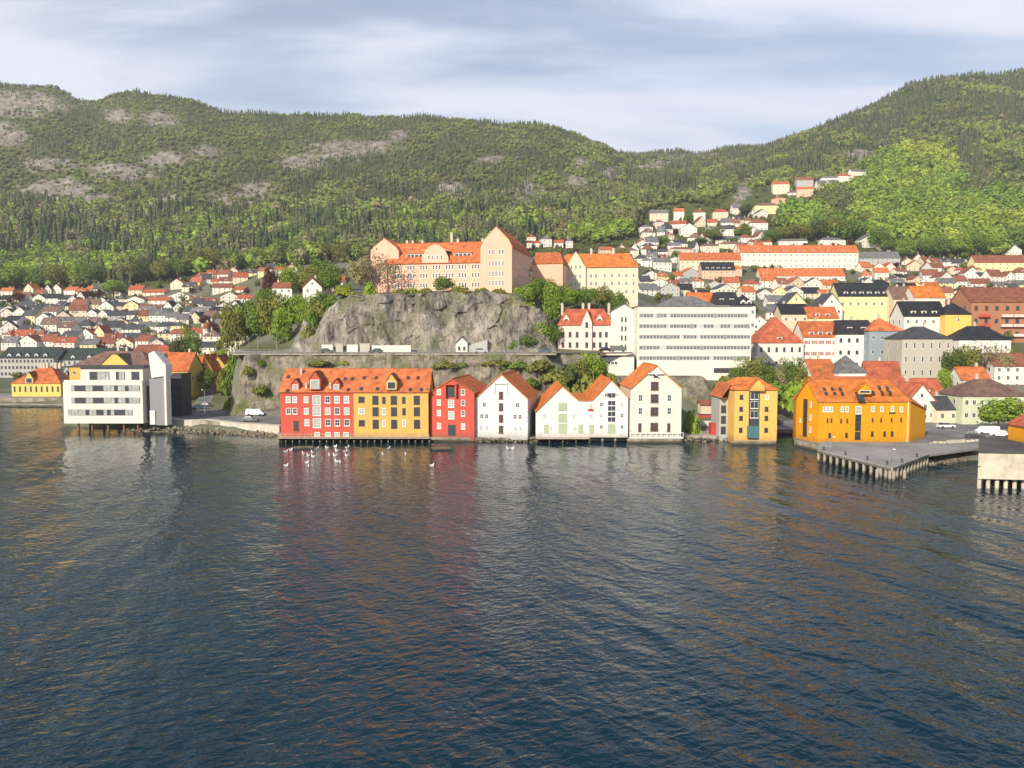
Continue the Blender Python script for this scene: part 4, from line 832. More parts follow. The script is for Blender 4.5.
for z in (5.0,8.0):
    for q in (-2.2,0,2.2): link('window', win_mesh(.85,1.7,'white'), pr, (c+q,1.495,z))
# long shaded rear wing
mb = MB(); a, b = X_(pr,514)+.6, X_(pr,520)+10.5; y0, y1 = 32.4, 52; hh = 12.2
mb.box(a,b,y0,y1,-3,hh); mb.build('rear_wall', W['peach'], pr); mb = MB(); mb.slab([(a-.3,y0-.3,hh),(b+.4,y0-.3,hh),(b-2.5,(y0+y1)/2,hh+5.5),(a-.3,(y0+y1)/2,hh+5.5)],(0,-1,1),.2); mb.slab([(b+.4,y0-.3,hh),(b+.4,y1+.3,hh),(b-2.5,(y0+y1)/2,hh+5.5)],(1,0,1),.2); mb.slab([(a-.3,(y0+y1)/2,hh+5.5),(b-2.5,(y0+y1)/2,hh+5.5),(b+.4,y1+.3,hh),(a-.3,y1+.3,hh)],(0,1,1),.2); mb.build('rear_roof', T['orange'], pr)
# second school house
root, w, d, h, rh, rf = bldg('school_building', 'cream institution with orange hipped roof and stepped gable, beside the school', 'school', 556, 637, 298, 326, 267.5, 253.5, 'hip', 15, -8, 'cream', 'vivid', low=4, ov=.5, inset=4)
for z in (1.6,5.0,8.2):
    for px in (561,590.5,595.5,604,611,618,625,632): window(root, w, d, 'f', X_(root,px), z, .95, 1.7, 'white')
a2 = (X_(root,585.5)-X_(root,566))/2; mb = MB(); hh = Z_(root,268); mb.face([(-a2,-1,-4),(a2,-1,-4),(a2,-1,hh),(a2*.5,-1,hh+3.6),(0,-1,Z_(root,251.5)),(-a2*.5,-1,hh+3.6),(-a2,-1,hh)]); mb.face([(a2,-1,-4),(a2,5,-4),(a2,5,hh),(a2,-1,hh)]); mb.face([(-a2,5,-4),(-a2,-1,-4),(-a2,-1,hh),(-a2,5,hh)]); mb.build('front_gable', W['cream'], root, loc=(X_(root,575.7),0,0))
mb = MB(); t = Z_(root,251.5)
for sgn in (-1,1): mb.slab([(sgn*(a2+.3),-.7,hh-.2),(sgn*a2*.5,-.7,hh+3.7),(sgn*a2*.5,8,hh+3.7),(sgn*(a2+.3),8,hh-.2)],(sgn*1,0,.6),.2); mb.slab([(sgn*a2*.5,-.7,hh+3.7),(0,-.7,t+.1),(0,8,t+.1),(sgn*a2*.5,8,hh+3.7)],(sgn*1,0,.6),.2)
mb.build('gable_roof', T['vivid'], root, loc=(X_(root,575.7),0,0))
for z in (1.6,5.0,8.2,11.8):
    for q in (-1.8,0,1.8): link('window', win_mesh(.9,1.6,'white'), root, (X_(root,575.7)+q,-1.005,z))
grid(root, w, d, 'r', 4, (1.6,5,8.2), .95,1.7,'white',2)
for px in (590,612): chimney(rf, X_(root,px), d/2, h+rh-1, h+rh+1.8, .9)
# pink villa
root, w, d, h, rh, rf = bldg('villa', 'pink villa with dark red mansard roof, turret gable and chimneys', 'villa', 558, 612, 351, 262, 325.5, 309, 'mans', 12, -4, 'pink', 'red', low=3)
for z in (1.2,4.6): 
    for px in (563,570,577,594,600,606): window(root, w, d, 'f', X_(root,px), z, .9, 1.7, 'dark')
mb = MB(); a2 = 1.7; hh = Z_(root,322); mb.face([(-a2,-.8,-2),(a2,-.8,-2),(a2,-.8,hh),(0,-.8,Z_(root,309)),(-a2,-.8,hh)]); mb.face([(a2,-.8,-2),(a2,3,-2),(a2,3,hh),(a2,-.8,hh)]); mb.face([(-a2,3,-2),(-a2,-.8,-2),(-a2,-.8,hh),(-a2,3,hh)]); t = Z_(root,309); mb.slab([(-a2-.2,-1,hh-.2),(0,-1,t+.2),(0,5,t+.2),(-a2-.2,5,hh-.2)],(-1,0,.6),.2,1); mb.slab([(0,-1,t+.2),(a2+.2,-1,hh-.2),(a2+.2,5,hh-.2),(0,5,t+.2)],(1,0,.6),.2,1); mb.build('turret_gable', [W['pink'],T['orange']], root, loc=(X_(root,586.5),0,0))
for z in (1.2,4.6,7.8): link('window', win_mesh(.9,1.7,'dark'), root, (X_(root,586.5),-.805,z))
for px in (566,599): dormer(rf, X_(root,px), .6, h+.6, 2.0, 1.8, 1.5, 3, W['pink'], T['orange'])
for px in (562,583,589,609): chimney(rf, X_(root,px), 5, h+rh-2, h+rh+1.6, .8)
# white block with gable
root, w, d, h, rh, rf = bldg('apartment_block', 'plain white gabled block between the pink villa and the slab office', 'apartment block', 611, 636, 360, 258, 311, 304, 'gy', 18, -5, 'ivory', 'grey', low=4)
for z in (3.5,6.5,9.5,12.5): window(root, w, d, 'f', .6, z, .55, 1.5, 'dark'); window(root, w, d, 'f', -.6, z, .55, 1.5, 'dark')
root, w, d, h, rh, rf = bldg('annex', 'low cream annex with a row of dark windows below the white gabled block', 'annex', 604, 634, 372, 249, 357, 355, 'flat', 8, 0, 'ivory', 'grey', low=5)
for px in (609,612.5,616): window(root, w, d, 'f', X_(root,px), 2.3, .95, 1.0, 'plain')
# slab office
root, w, d, h, rh, rf = bldg('office_building', 'large cream slab office with five rows of dark windows', 'office building', 637, 750.5, 373, 250, 307, 305, 'flat', 16, 0, 'ivory', 'grey', low=4)
for j, py in enumerate((315.8,326.3,337,347.8,358.2)):
    for i, px in enumerate(np.arange(641,748.5,3.35)):
        if 34 > i: 
            if random.random() < .07: window(root, w, d, 'f', X_(root,px), Z_(root,py)-.6, .86, 1.25, 'pale')
            elif (j*7+i) % 17 != 5: window(root, w, d, 'f', X_(root,px), Z_(root,py)-.6, .86, 1.25, 'plain')
mb = MB(); mb.box(X_(root,714),X_(root,738),-.06,0,0,Z_(root,368)); mb.build('garage_opening', DARKP, root)
BAND = mat('pale_green_grey_panel', (.25,.27,.25), .5, .15)
for j, py in enumerate((315.8,326.3,337,347.8,358.2)): mb = MB(); mb.box(-w/2+.5,w/2-.5,-.03,-.002,Z_(root,py)-.7,Z_(root,py)+.75); mb.build('window_band', BAND, root)
for j in range(5): mb = MB(); mb.box(-w/2-.02,w/2+.02,-.10,-.002,Z_(root,(320.3,331,341.6,352.4,363)[j]),Z_(root,(320.3,331,341.6,352.4,363)[j])+.16); mb.build('string_course', W['white'], root)
mb = MB(); roofs(mb, X_(root,718)-X_(root,660), 12, h+.35, 'hip', 3.4, .3); o = mb.build('roof_house', T['grey'], root, loc=(X_(root,689),2,0))
grid(root, w, d, 'r', 5, (3.5,6.8,10.1,13.4,16.7), 1.0,1.25,'plain',2)
# small house at the foot of the cliff and the white wall
root, w, d, h, rh, rf = bldg('gatehouse', 'small white gabled house at the cliff foot on the upper road', 'house', 456, 467.5, 355, 252, 342.5, 337, 'gy', 6, 0, 'white', 'grey', low=.6)
window(root, w, d, 'f', -.8, 1.6, .7,1.1,'dark'); window(root, w, d, 'f', .8, 1.6, .7,1.1,'dark')
mb = MB(); mb.face([(w/2,.8,-.5),(w/2+6.3,.8,-.5),(w/2+6.3,.8,4.9),(w/2,.8,3.0)]); mb.face([(w/2+6.3,.8,-.5),(w/2+6.3,4,-.5),(w/2+6.3,4,4.9),(w/2+6.3,.8,4.9)]); mb.face([(w/2,.8,3.0),(w/2+6.3,.8,4.9),(w/2+6.3,4,4.9),(w/2,4,3.0)]); mb.build('side_shed', W['grey'], root)
for i,(c0,c1,hh) in enumerate(((322,333,2.2),(336,343,2.6),(347,358,2.2),(360,370,2.6),(372,411,2.0))):
    a, b = xat(c0,252.5), xat(c1,252.5); mb = MB(); mb.box(a,b,252.3,253,20.3,20.6+hh); mb.box(a-.06,b+.06,252.2,253.1,20.603+hh,20.75+hh); tag(mb.build('white_wall', W['stone' if i in (1,3) else 'ivory']), ('short white wall panel at the start of the cliff foot row','narrow tall white wall panel under the cliff','white wall panel in the middle of the cliff foot row','tall white wall panel next to the long low wall','long low white wall along the upper road under the cliff')[i], 'wall')
# ------------------------------------------------------------------ the town, house by house
TOWN = []   # (px0, px1, top, base, Y) of everything placed, to keep rows from colliding
WN = {'white':'white','cream':'cream','ivory':'off-white','beige':'beige','yellow':'yellow','paleyellow':'pale yellow','grey':'grey','blue':'blue-grey','pink':'pink','peach':'peach','brick':'brick','ochre':'ochre','stone':'grey-cream','green':'pale green','redwood':'red'}
TN = {'orange':'orange','red':'red','rust':'rust-brown','black':'black','dark':'dark grey','grey':'grey','green':'dark green','brown':'brown','vivid':'bright orange'}
RN = {'gx':'pitched','gy':'gabled','hip':'hipped','flat':'flat','mans':'mansard'}
def house(px0, px1, base, eave, ridge, Y, roof, wall, tiles, label=None, rot=0, d=9, floors=2, nc=3, name='town_house', cat='house', group=None, style='plain', dorm=0, chim=1, low=4, ww=.95, wh=1.35, side=True, dk='shed', **kw):
    root, w, d, h, rh, rf = bldg(name, label or 'x', cat, px0, px1, base, Y, eave, ridge, roof, d, rot, wall, tiles, group, low, **kw)
    Y = root.location.y; TOWN.append((px0, px1, ridge, base, Y))
    zs = [h-(h/floors)*(k+1)+ (h/floors-wh)*.55 for k in range(floors)]
    grid(root, w, d, 'f', nc, zs, ww, wh, style, max(1.1, w/(nc*2)))
    if side and w > 5:
        grid(root, w, d, 'r' if root.location.x < 0 else 'l', 2, zs, ww, wh, style, d*.28)
    if roof == 'gy' and rh > 2.2: window(root, w, d, 'f', 0, h+rh*.25, .8, 1.1, style)
    if chim:
        for k in range(chim):
            u = (random.random()-.5)*w*.7
            if roof == 'gy': chimney(rf, .3, d*(.3+.4*random.random()), h+rh-1, h+rh+1.1, .7)
            elif roof in ('gx','hip'): chimney(rf, u*(.5 if roof == 'hip' else 1), d/2+.3, h+rh-1, h+rh+1.1, .7)
            elif roof == 'mans': chimney(rf, u, d/2, h+rh-.2, h+rh+1.0, .7)
            else: chimney(rf, u, d/2, h+.3, h+1.3, .7)
    if dorm and roof in ('gx','hip','mans'):
        s = rh/(d/2) if roof != 'mans' else 1.8
        for k in range(dorm): dormer(rf, -w/2+w*(k+1)/(dorm+1), .9, h+s*.9-.2, 1.9, 1.3, .8, 2.2, W['white'], T[tiles], dk)
    return root
# hand-placed houses of the right-hand town, near to far
house(1017,1036,423,409,398,214,'gx','ivory','red','off-white house with red roof at the right edge, behind the round tree', floors=1, nc=3, d=8)
house(962,1030,422,396.5,379,216,'hip','green','brown','long pale green house with brown hipped roof and green garage door behind the round tree', floors=2, nc=9, d=14, chim=1, style='plain')
house(936,959,423,409.5,397,219,'gx','cream','dark','small cream outbuilding with dark slate roof between white and green houses', floors=1, nc=2, d=9, rot=6)
house(905,937,422,402,384,221,'gy','white','red','white gabled house with two garage doors beside the orange warehouse', floors=2, nc=4, d=11, rot=8)
house(893,946,419,396,379,232,'gx','white','red','white house with red roof and skylights just above the garages', floors=2, nc=5, d=11, dorm=2, rot=4)
house(868,899,398,379,362,238,'gx','white','red','white house with red roof and chimney behind the orange warehouse ridge', floors=2, nc=4, d=10, rot=-12)
house(838,866,398,373,355,240,'hip','white','grey','white house with grey hipped roof and dark red shutters', floors=2, nc=3, d=11, style='shut', chim=0)
house(812,838,398,376,360,243,'gx','white','orange','white cottage with orange roof left of the red shuttered house', floors=1, nc=2, d=11, rot=5)
house(962,990,398,380,367.5,245,'gx','white','orange','white cottage with orange roof above the brown hipped roof', floors=2, nc=3, d=9)
house(994,1030,390,366,354,258,'gx','white','rust','white house with rust roof at the right edge above the brown roof', floors=3, nc=4, d=10)
house(901,951,380,339,326.5,262,'hip','stone','dark','tall grey-cream stone block with dark hipped roof and slender windows', floors=3, nc=6, d=13, cat='apartment block', ww=.6, wh=2.0, chim=1)
house(868,903,374,331,318,278,'hip','blue','orange','blue-grey block with orange roof left of the grey-cream stone block', floors=3, nc=4, d=12, cat='apartment block')
house(836,877,371,334.5,320,282,'mans','white','black','white corner house with black mansard roof and white dormers', floors=3, nc=5, d=12, dorm=2, style='dark', cat='apartment block')
house(803,838,371,337,322,284,'gx','white','orange','white house with orange roof and red shutters, centre of the terrace', floors=3, nc=5, d=12, dorm=3, style='shut', cat='apartment block')
house(757,803,371,343,317,282,'hip','white','red','wide white house with large red hipped roof beside the slab office', floors=2, nc=6, d=15, dorm=1, style='dark', cat='apartment block', chim=1, ww=.8, wh=1.6)
house(958,1010,372,340,326,284,'hip','white','black','white house with black hipped roof below the brick balconies', floors=2, nc=5, d=12, chim=1)
house(944,970,360,314.5,302,300,'hip','yellow','black','yellow block under a black roof beside the brick flats', floors=4, nc=1, d=10, cat='apartment block', ww=.6, wh=1.2)
house(903,945,352,316,302,304,'gx','white','black','white house with black roof and raised attic above the stone block', floors=3, nc=5, d=11, dorm=3)
rt = house(969,1062,366,302,288,318,'gx','brick','rust','brick apartment block with stacked pink balconies under a rust-brown roof', floors=5, nc=9, d=16, cat='apartment block', chim=2, style='dark', ww=1.3, wh=1.7)
for c in (982,1004,1016,1034,1050):
    for z in range(5):
        mb = MB(); x = X_(rt,c); zz = 4+z*3.9; mb.box(x-2.2,x+2.2,-1.3,-.02,zz,zz+.18); mb.box(x-2.2,x+2.2,-1.3,-1.2,zz+.183,zz+1.1); mb.build('balcony', W['pink'] if c != 982 else W['redwood'], rt)
house(914,944,330,297.5,286.5,340,'gx','ivory','vivid','off-white house with bright orange roof in mid town', floors=2, nc=4, d=11)
house(893,917,330,299,287,346,'gx','beige','brown','beige house with brown roof left of the bright orange roof', floors=2, nc=3, d=11)
house(838,893,330,296,283.5,352,'gx','paleyellow','black','long pale yellow house with black roof and white dormers', floors=2, nc=7, d=12, dorm=6, chim=1)
house(820,842,330,306,293.5,348,'gy','white','dark','white gabled house between the pale yellow house and the cream gable', floors=2, nc=3, d=12)
house(785,806,330,303.5,292.5,346,'gy','paleyellow','dark','pale yellow gabled house among black roofs', floors=2, nc=3, d=13)
house(781,809,336,314,304.5,332,'gx','beige','black','beige house with black roof below the pale yellow gable', floors=2, nc=3, d=10)
house(808,838,336,318,307.5,330,'gx','paleyellow','orange','pale yellow house with orange roof behind the red shuttered terrace', floors=2, nc=4, d=10, dorm=2)
house(737,755,345,306,294,300,'hip','white','black','off-white house with black hipped roof against the slab office end', floors=3, nc=3, d=12, dorm=2, dk='gable')
house(690,716,320,305.5,293,330,'gx','brick','orange','brick house with orange roof peeping over the slab office', floors=1, nc=3, d=12)
house(712,742,322,305,292,326,'mans','grey','black','grey house with black roof showing over the slab office', floors=1, nc=4, d=12, dorm=2)
# long rows further up
def rowhouse(px0, px1, base, eave, ridge, Y, wall, tiles, label, floors=3, nc=10, d=11, dorm=0, chim=3, **kw):
    return house(px0, px1, base, eave, ridge, Y, 'gx', wall, tiles, label, floors=floors, nc=nc, d=d, dorm=dorm, chim=chim, name='row_house', cat='terrace', **kw)
rowhouse(740,858,269,252.5,245.5,None,'ivory','orange','long off-white terrace under one orange roof at the foot of the right wood', nc=22, chim=5, dorm=7)
rowhouse(680,741,274,260,253,None,'cream','orange','shorter cream terrace with orange roof stepping down from the long one', nc=12)
rowhouse(975,1060,274,262.5,255.5,None,'paleyellow','rust','pale yellow terrace with rust-brown roof below the bright wood', nc=12, chim=6)
rowhouse(860,900,266,258,252,None,'grey','grey','grey terrace with grey roof beside the bright wood', nc=8, chim=2)
rowhouse(702,735,280,270,262.5,None,'peach','black','peach house with a row of black framed attic windows', nc=6, dorm=5, chim=0, floors=2)
house(722,742,276,269,262,None,'hip','peach','vivid','peach house with bright orange hipped roof below the cream terrace', floors=1, nc=3)
rowhouse(760,845,281,276,268.5,None,'white','orange','low white terrace with orange roofs below the long terrace', nc=14, floors=1, chim=5)
# hillside villas
HV = [(650,668,222,213,210,'cream','grey'),(674,684,220,211.5,208.5,'ivory','orange'),(693,705,224,212.5,209.5,'ivory','rust'),(713,728,221,212,209,'cream','red'),(733,742,215,208,204,'white','grey'),
 (755,779,214.5,205.5,203,'paleyellow','beige_'),(773,789,194.5,184,181.5,'cream','orange'),(776,786,206,198,196,'peach','red'),(797,813,189.5,180,177.5,'grey','rust'),(797.5,813,197,189,187,'peach','orange'),
 (821,838,185,178,176,'white','grey'),(838,852,182,176,173.5,'white','red'),(851,867,178,171.5,169.5,'white','grey'),(640,653,234,227,225,'white','grey'),(655,664,229,222,219.5,'pink','rust'),(663,673,236,229,225,'white','dark'),
 (670,686,229.5,224,221,'white','red'),(681,697,237,228,223,'white','grey'),(720,734,236,229,225.5,'white','dark'),(750,768,230,223,219,'white','rust'),(798,808,208,201,198,'white','dark'),(786,797,214,208,206,'white','rust'),(757,766,239,233,230,'ivory','grey'),
 (641,657,252,246,243,'white','dark'),(647,667,259.5,252,249.5,'ivory','dark'),(668,680,252,245.5,243,'white','grey'),(671,694,258,249,247,'cream','rust'),(694,699,253,247,241,'white','dark'),(700,719,253,246,243.5,'cream','brown'),(719,744,250,244,241.5,'cream','brown'),
 (751,772,248,242,240,'cream','rust'),(779,807,246.5,241,239,'white','grey'),(820,846,245.5,240,237.5,'white','grey'),(860,879,248,240,234,'white','grey'),(612,638,258,250.5,247.5,'cream','brown'),(600,613,256,250,247,'beige','red'),(641,652,267,260.5,257.5,'white','grey'),(654,672,271,262,258,'white','grey'),
 (542,552,247,239,236,'white','grey'),(554,563,249,243,240,'white','red'),(566,573,248,241,238,'white','grey'),(518,536,244,237,234,'ivory','red'),(527,541,248,243,241,'white','red'),(346,358,246,243,240.5,'white','dark'),(880,893,252,246,243,'pink','rust'),(1008,1022,256,250,244,'white','grey')]
def side(px): return 'under the bright wood' if px > 800 else ('behind the school' if px < 620 else 'on the hillside')
seen = {}
NUM = ['first','second','third','fourth','fifth','sixth','seventh','eighth','ninth','tenth','11th','12th','13th','14th','15th','16th','17th','18th','19th','20th','21st','22nd','23rd','24th','25th','26th','27th','28th','29th','30th']
HVs = sorted(HV, key=lambda v: v[0])
for i, (a,b,base,eave,ridge,wl,tl) in enumerate(HVs):
    tl = 'beige_' if tl == 'beige_' else tl; tiles = 'brown' if tl == 'beige_' else tl
    z = side(a); grp = [v for v in HVs if side(v[0]) == z]; k = [id(v) for v in grp].index(id(HVs[i]))
    lab = f"small {WN[wl]} villa with {TN[tiles]} roof {z}, {NUM[k] if k < 30 else str(k+1)+'th'} from the left"
    rt_ = 'gy' if (ridge+4 < eave) else random.choice(['gx','hip','gx'])
    house(a, b, base, eave, ridge, None, rt_, wl, tiles, lab, d=8+random.random()*3, rot=random.uniform(-12,18), nc=2 if b-a < 13 else 4, floors=2 if base-eave > 6 else 1, name='villa', cat='villa', group='villas scattered on the hillside', chim=1 if i%2 else 0, side=(i%2 == 0), style='far', low=5)
# rows of town houses: each row measured as a line of house feet
def row(phrase, x0, x1, y0, y1, wlo, whi, h, walls_, tiles_, roofs_, group, gap=.6, floors=2, Yhint=None):
    px = x0; items = []
    while px < x1-wlo*.6:
        wpx = random.uniform(wlo, whi); base = y0+(y1-y0)*(px-x0)/(x1-x0)+random.uniform(-2.4,2.4)
        rt_ = random.choice(roofs_); hh = h*random.uniform(.75,1.3); e = hh*random.uniform(.50,.62); 
        items.append((px, min(px+wpx, x1+3), base, base-e, base-hh, rt_, random.choice(walls_), random.choice(tiles_))); px += wpx+random.uniform(-.3, gap*2.2)
        if random.random() < .10: px += random.uniform(2,6)
    out = []
    for it in items:
        Yc = ground((it[0]+it[1])/2, it[2]); c = pt((it[0]+it[1])/2, it[2], Yc).x; hw = (it[1]-it[0])/F*Yc/2
        bad = False
        for (a,b,t,bs,YY) in TOWN:
            ca = xat((a+b)/2,YY); ha = (b-a)/F*YY/2
            if abs(c-ca) < (hw+ha)*.86 and abs(YY-Yc) < 8.5: bad = True; break
            if a-2 < (it[0]+it[1])/2 < b+2 and YY < Yc and t+1.0 < it[4]: bad = True; break      # would not be seen at all
        if not bad: out.append(it)
    for k, it in enumerate(out):
        lab = f"{WN[it[6]]} {'' if it[5] == 'gx' else RN[it[5]]+' '}house, {TN[it[7]]} roof, {NUM[k]} from left in {phrase}"
        house(it[0], it[1], it[2], it[3], it[4], None, it[5], it[6], it[7], lab, d=random.uniform(8,11), rot=random.uniform(-18,18), floors=floors, nc=max(2,int((it[1]-it[0])/4.5)), group=group, style='far', side=random.random() < .35, chim=1 if random.random() < .8 else 0, dorm=1 if random.random() < .22 else 0, low=5)
WL = ['white','white','white','ivory','ivory','cream','white','paleyellow','beige','pink']; WR = ['white','white','ivory','ivory','cream','white','beige','paleyellow','grey','white','white']
TL = ['dark','dark','black','rust','grey','brown','dark','grey','black','dark']; TLr = ['orange','rust','red','dark','rust','orange']; TR = ['dark','grey','rust','red','orange','black','grey','rust','orange','dark']
gl_ = 'town houses on the left slope'; gr_ = 'town houses on the right slope'
LW = WL+['grey','white','beige']; G3 = ['gx','gy','gx']; G4 = ['gx','gy','gx','hip']
row('row below the school wood', 195, 305, 280, 273, 7, 15, 8.5, WL, ['rust','red','dark','rust'], G3, gl_)
row('second row below school wood', 170, 250, 288, 283, 8, 15, 8.5, ['white','white','ivory','cream','yellow'], ['rust','red','dark','rust'], G3, gl_)
row('top row under left wood', 1, 122, 298, 295, 6, 15, 9, WL, ['orange','orange','dark','rust','orange'], G3, gl_)
row('long pale row by the park', 128, 252, 296, 291, 10, 24, 8, ['cream','ivory','white'], ['rust','red','rust','dark'], ['gx','gx'], gl_)
row('pale row above brown terraces', 125, 250, 304.5, 302, 12, 24, 9, ['white','ivory','cream'], ['rust','red','rust'], ['gx','gx','gy'], gl_)
row('second row of left slope', 1, 122, 304, 304, 6, 14, 9, WL, TL, G4, gl_)
row('third row of left slope', 1, 236, 311.5, 311, 6, 16, 9.5, LW, TL, G3, gl_)
row('fourth row of left slope', 1, 232, 319, 318, 7, 17, 10, LW, TL, G3, gl_)
row('fifth row of left slope', 1, 228, 326.5, 325, 7, 18, 11, LW, TL+['brown'], G3, gl_)
row('sixth row of left slope', 1, 222, 334.5, 333, 8, 20, 12, LW, ['dark','rust','brown','grey','dark','black'], G4, gl_)
row('seventh row of left slope', 1, 218, 343, 342, 9, 22, 12, LW, ['dark','rust','dark','brown','red'], G4, gl_)
row('lowest row of left slope', 1, 160, 351, 350, 11, 24, 13, WL, ['rust','red','rust','dark','grey'], G3, gl_)
row('row beside the yellow yard', 112, 214, 358, 354, 14, 26, 14, ['white','redwood','beige','ivory'], ['rust','red','dark','rust'], G3, gl_)
row('dense row under bright wood', 902, 975, 266, 266, 6, 13, 8, ['white','ivory','pink','cream'], ['rust','rust','red','dark'], G4, gr_)
row('second row under bright wood', 862, 1040, 273, 274, 7, 15, 9, WR, ['rust','rust','red','dark','orange','black'], G4, gr_)
row('third row under bright wood', 862, 1040, 281, 282, 8, 17, 10, WR, ['rust','rust','red','dark','orange','black'], G4, gr_)
row('row above the orange roofs', 862, 1040, 289, 290, 10, 19, 11, WR, TR, G4, gr_)
row('row above the black roofs', 745, 862, 290, 291, 9, 19, 11, WR, TR, G4, gr_)
row('row beside the cream terrace', 645, 705, 281, 280, 8, 16, 9, WR, TR, G4, gr_)
row('row above the slab office', 640, 760, 289, 290, 9, 19, 10, WR, TR, G4, gr_)
row('lower row above slab office', 640, 740, 297, 298, 11, 20, 12, WR, TR, G3, gr_)
row('row right of slab office', 742, 900, 299, 299, 12, 22, 12, WR, TR, G3, gr_)
row('row above the brick flats', 900, 1045, 299, 299, 11, 21, 13, WR, ['orange','rust','black','dark','orange'], G4, gr_)
row('lower row above brick flats', 900, 1045, 309, 309, 13, 22, 13, WR, ['orange','rust','black','dark','grey'], G4, gr_)
row('row below the yellow block', 745, 960, 310, 309, 14, 24, 13, WR, TR, G3, gr_)
row('row behind black mansard house', 745, 960, 321, 320, 15, 25, 15, WR, TR, G3, gr_)
row('row behind the shuttered terrace', 748, 905, 336, 336, 16, 27, 16, WR, TR, G3, gr_)
VW = ['white','white','ivory','cream','white']; VT = ['grey','dark','rust','red','grey','brown']; gh_ = 'small houses on the hillside'
row('bottom row of the hillside', 602, 735, 266, 262, 8, 15, 9, VW, VT, G4, gh_, 1.0)
row('second row of the hillside', 606, 760, 257, 252, 8, 15, 9, VW, VT, G4, gh_, 1.2)
row('third row of the hillside', 638, 765, 247, 241, 8, 14, 9, VW, VT, G4, gh_, 1.6)
row('fourth row of the hillside', 643, 765, 239, 234, 7, 13, 9, VW, VT, G4, gh_, 2.0)
row('fifth row of the hillside', 648, 760, 231, 225, 7, 13, 8.5, VW, VT, G4, gh_, 2.6)
row('climbing row of the hillside', 735, 800, 222, 206, 7, 13, 9, VW, VT, G4, gh_, 2.0)
row('top row of the hillside', 790, 866, 198, 180, 8, 13, 8, VW, VT, G4, gh_, 1.2)
print('houses', len(TOWN))
# left waterfront
house(0,54,377,358,347.5,398,'gx','grey','green','grey terrace with dark green roof above the yellow harbour house', floors=3, nc=14, d=16, name='row_house', cat='terrace', style='dark', dorm=5, dk='gable', chim=2)
house(56,122,377,360,348.5,402,'gx','grey','green','grey terrace with dark green roof behind the brown roofed hall', floors=3, nc=12, d=16, name='row_house', cat='terrace', style='dark', dorm=3, dk='gable', chim=2)
yh = house(12,61,395,383.5,367,306,'hip','yellow','orange','yellow harbour house with orange hipped roof and two rows of tall chimneys', d=13, floors=1, nc=9, cat='harbour house', chim=0, inset=7, style='dark', ww=.7, wh=2.0, side=False)
for c in yh.children:
    if c.name.startswith('roof'):
        for px in (31,34,37.5,46,50,54): chimney(c, X_(yh,px), 6.5, 10.0, 12.0, 1.0)
        dormer(c, X_(yh,28.5), -.2, 4.4, 3.0, 2.4, 2.2, 4, W['yellow'], T['rust'])
ha = house(70,152,392,367,351,276,'hip','ochre','brown','yellow hall with broad brown roof and pale pediment behind the cream office', d=20, floors=2, nc=8, cat='hall', chim=2, inset=8)
mb = MB(); mb.face([(-5.5,0,0),(5.5,0,0),(1,0,4.3),(-1,0,4.3)]); mb.face([(5.5,.4,0),(-5.5,.4,0),(-1,.4,4.3),(1,.4,4.3)]); mb.slab([(-5.9,-.3,-.1),(-1,-.3,4.5),(-1,9,4.5),(-5.9,9,-.1)],(-1,0,1),.2,1); mb.slab([(1,-.3,4.5),(5.9,-.3,-.1),(5.9,9,-.1),(1,9,4.5)],(1,0,1),.2,1); mb.slab([(-1,-.3,4.5),(1,-.3,4.5),(1,9,4.5),(-1,9,4.5)],(0,0,1),.2,1)
mb.build('pediment', [W['yellow'],T['brown']], ha, loc=(X_(ha,116),-1.2,Z_(ha,367)+.2))
house(163,188,388,371,353,270,'gx','yellow','orange','yellow warehouse with long orange roof behind the dark glass office', d=14, floors=1, nc=4, cat='warehouse', chim=1)
house(184,200,386,370,357,290,'gx','yellow','orange','small yellow house with orange roof in the middle of the yard', d=11, floors=1, nc=2, rot=10)
house(196,213,384,370,355,296,'gy','yellow','orange','yellow gabled house with orange roof behind the small round tree', d=12, floors=1, nc=2)
house(210,227,381,366,356,302,'gy','ochre','rust','ochre gabled house at the foot of the grass bank', d=10, floors=2, nc=2, rot=-15)
house(224,256,352,341,335,318,'flat','ivory','grey','low white building on the upper square beside the park trees', d=10, floors=1, nc=6, chim=0)
house(303,322,303,287,278,330,'gy','white','rust','white gabled house among the park trees left of the cliff', d=9, floors=2, nc=2)
house(326,343,290,282,277,345,'gx','pink','red','pink house with red roof between the park and the school', d=9, floors=2, nc=3)
house(272,292,294,288,283,360,'gx','white','rust','white house with rust roof over the park tree tops', d=9, floors=1, nc=3)

plant_woods()
# ------------------------------------------------------------------ quays and piers
def q2(*a): return [(xat(px,Y),Y) for px,Y in a]
def quay(name, poly, z, m, piles=None, label=None, low=-3, mtop=None):
    mb = MB(); mb.prism(poly, low, z, 0, 1); return tag(mb.build(name, [m, mtop or ASPL]), label, kind='structure')
quay('harbour_quay', q2((429,191.8),(536,191.8),(536,236),(429,236)), 1.0, STONE)
quay('harbour_quay', q2((590,191.5+3),(628,194.5),(630,236),(536.3,236),(536.3,194.5)), 0.9, STONE)
quay('harbour_quay', q2((629,189.4),(683,189.4),(683,236),(629,236)), 1.0, STONE)
quay('harbour_quay', q2((277,197),(428.5,197),(428.5,236),(277,236)), .95, STONE)
quay('harbour_quay', q2((684,194),(733,193),(733,238),(684,238)), 1.1, CONC, mtop=CONC)
quay('harbour_quay', q2((733.2,186),(778,186),(779,205),(733.2,205)), .85, STONE)
quay('harbour_quay', q2((733.2,205.2),(779,205.2),(800,205.2),(800,246),(733.2,246)), 1.35, STONE, mtop=ASPM)
quay('harbour_quay', q2((796,184.5),(819.5,175.5),(913,177.5),(933,168),(1100,168),(1100,243),(800.2,243)), 1.5, STONE, mtop=ASPM)
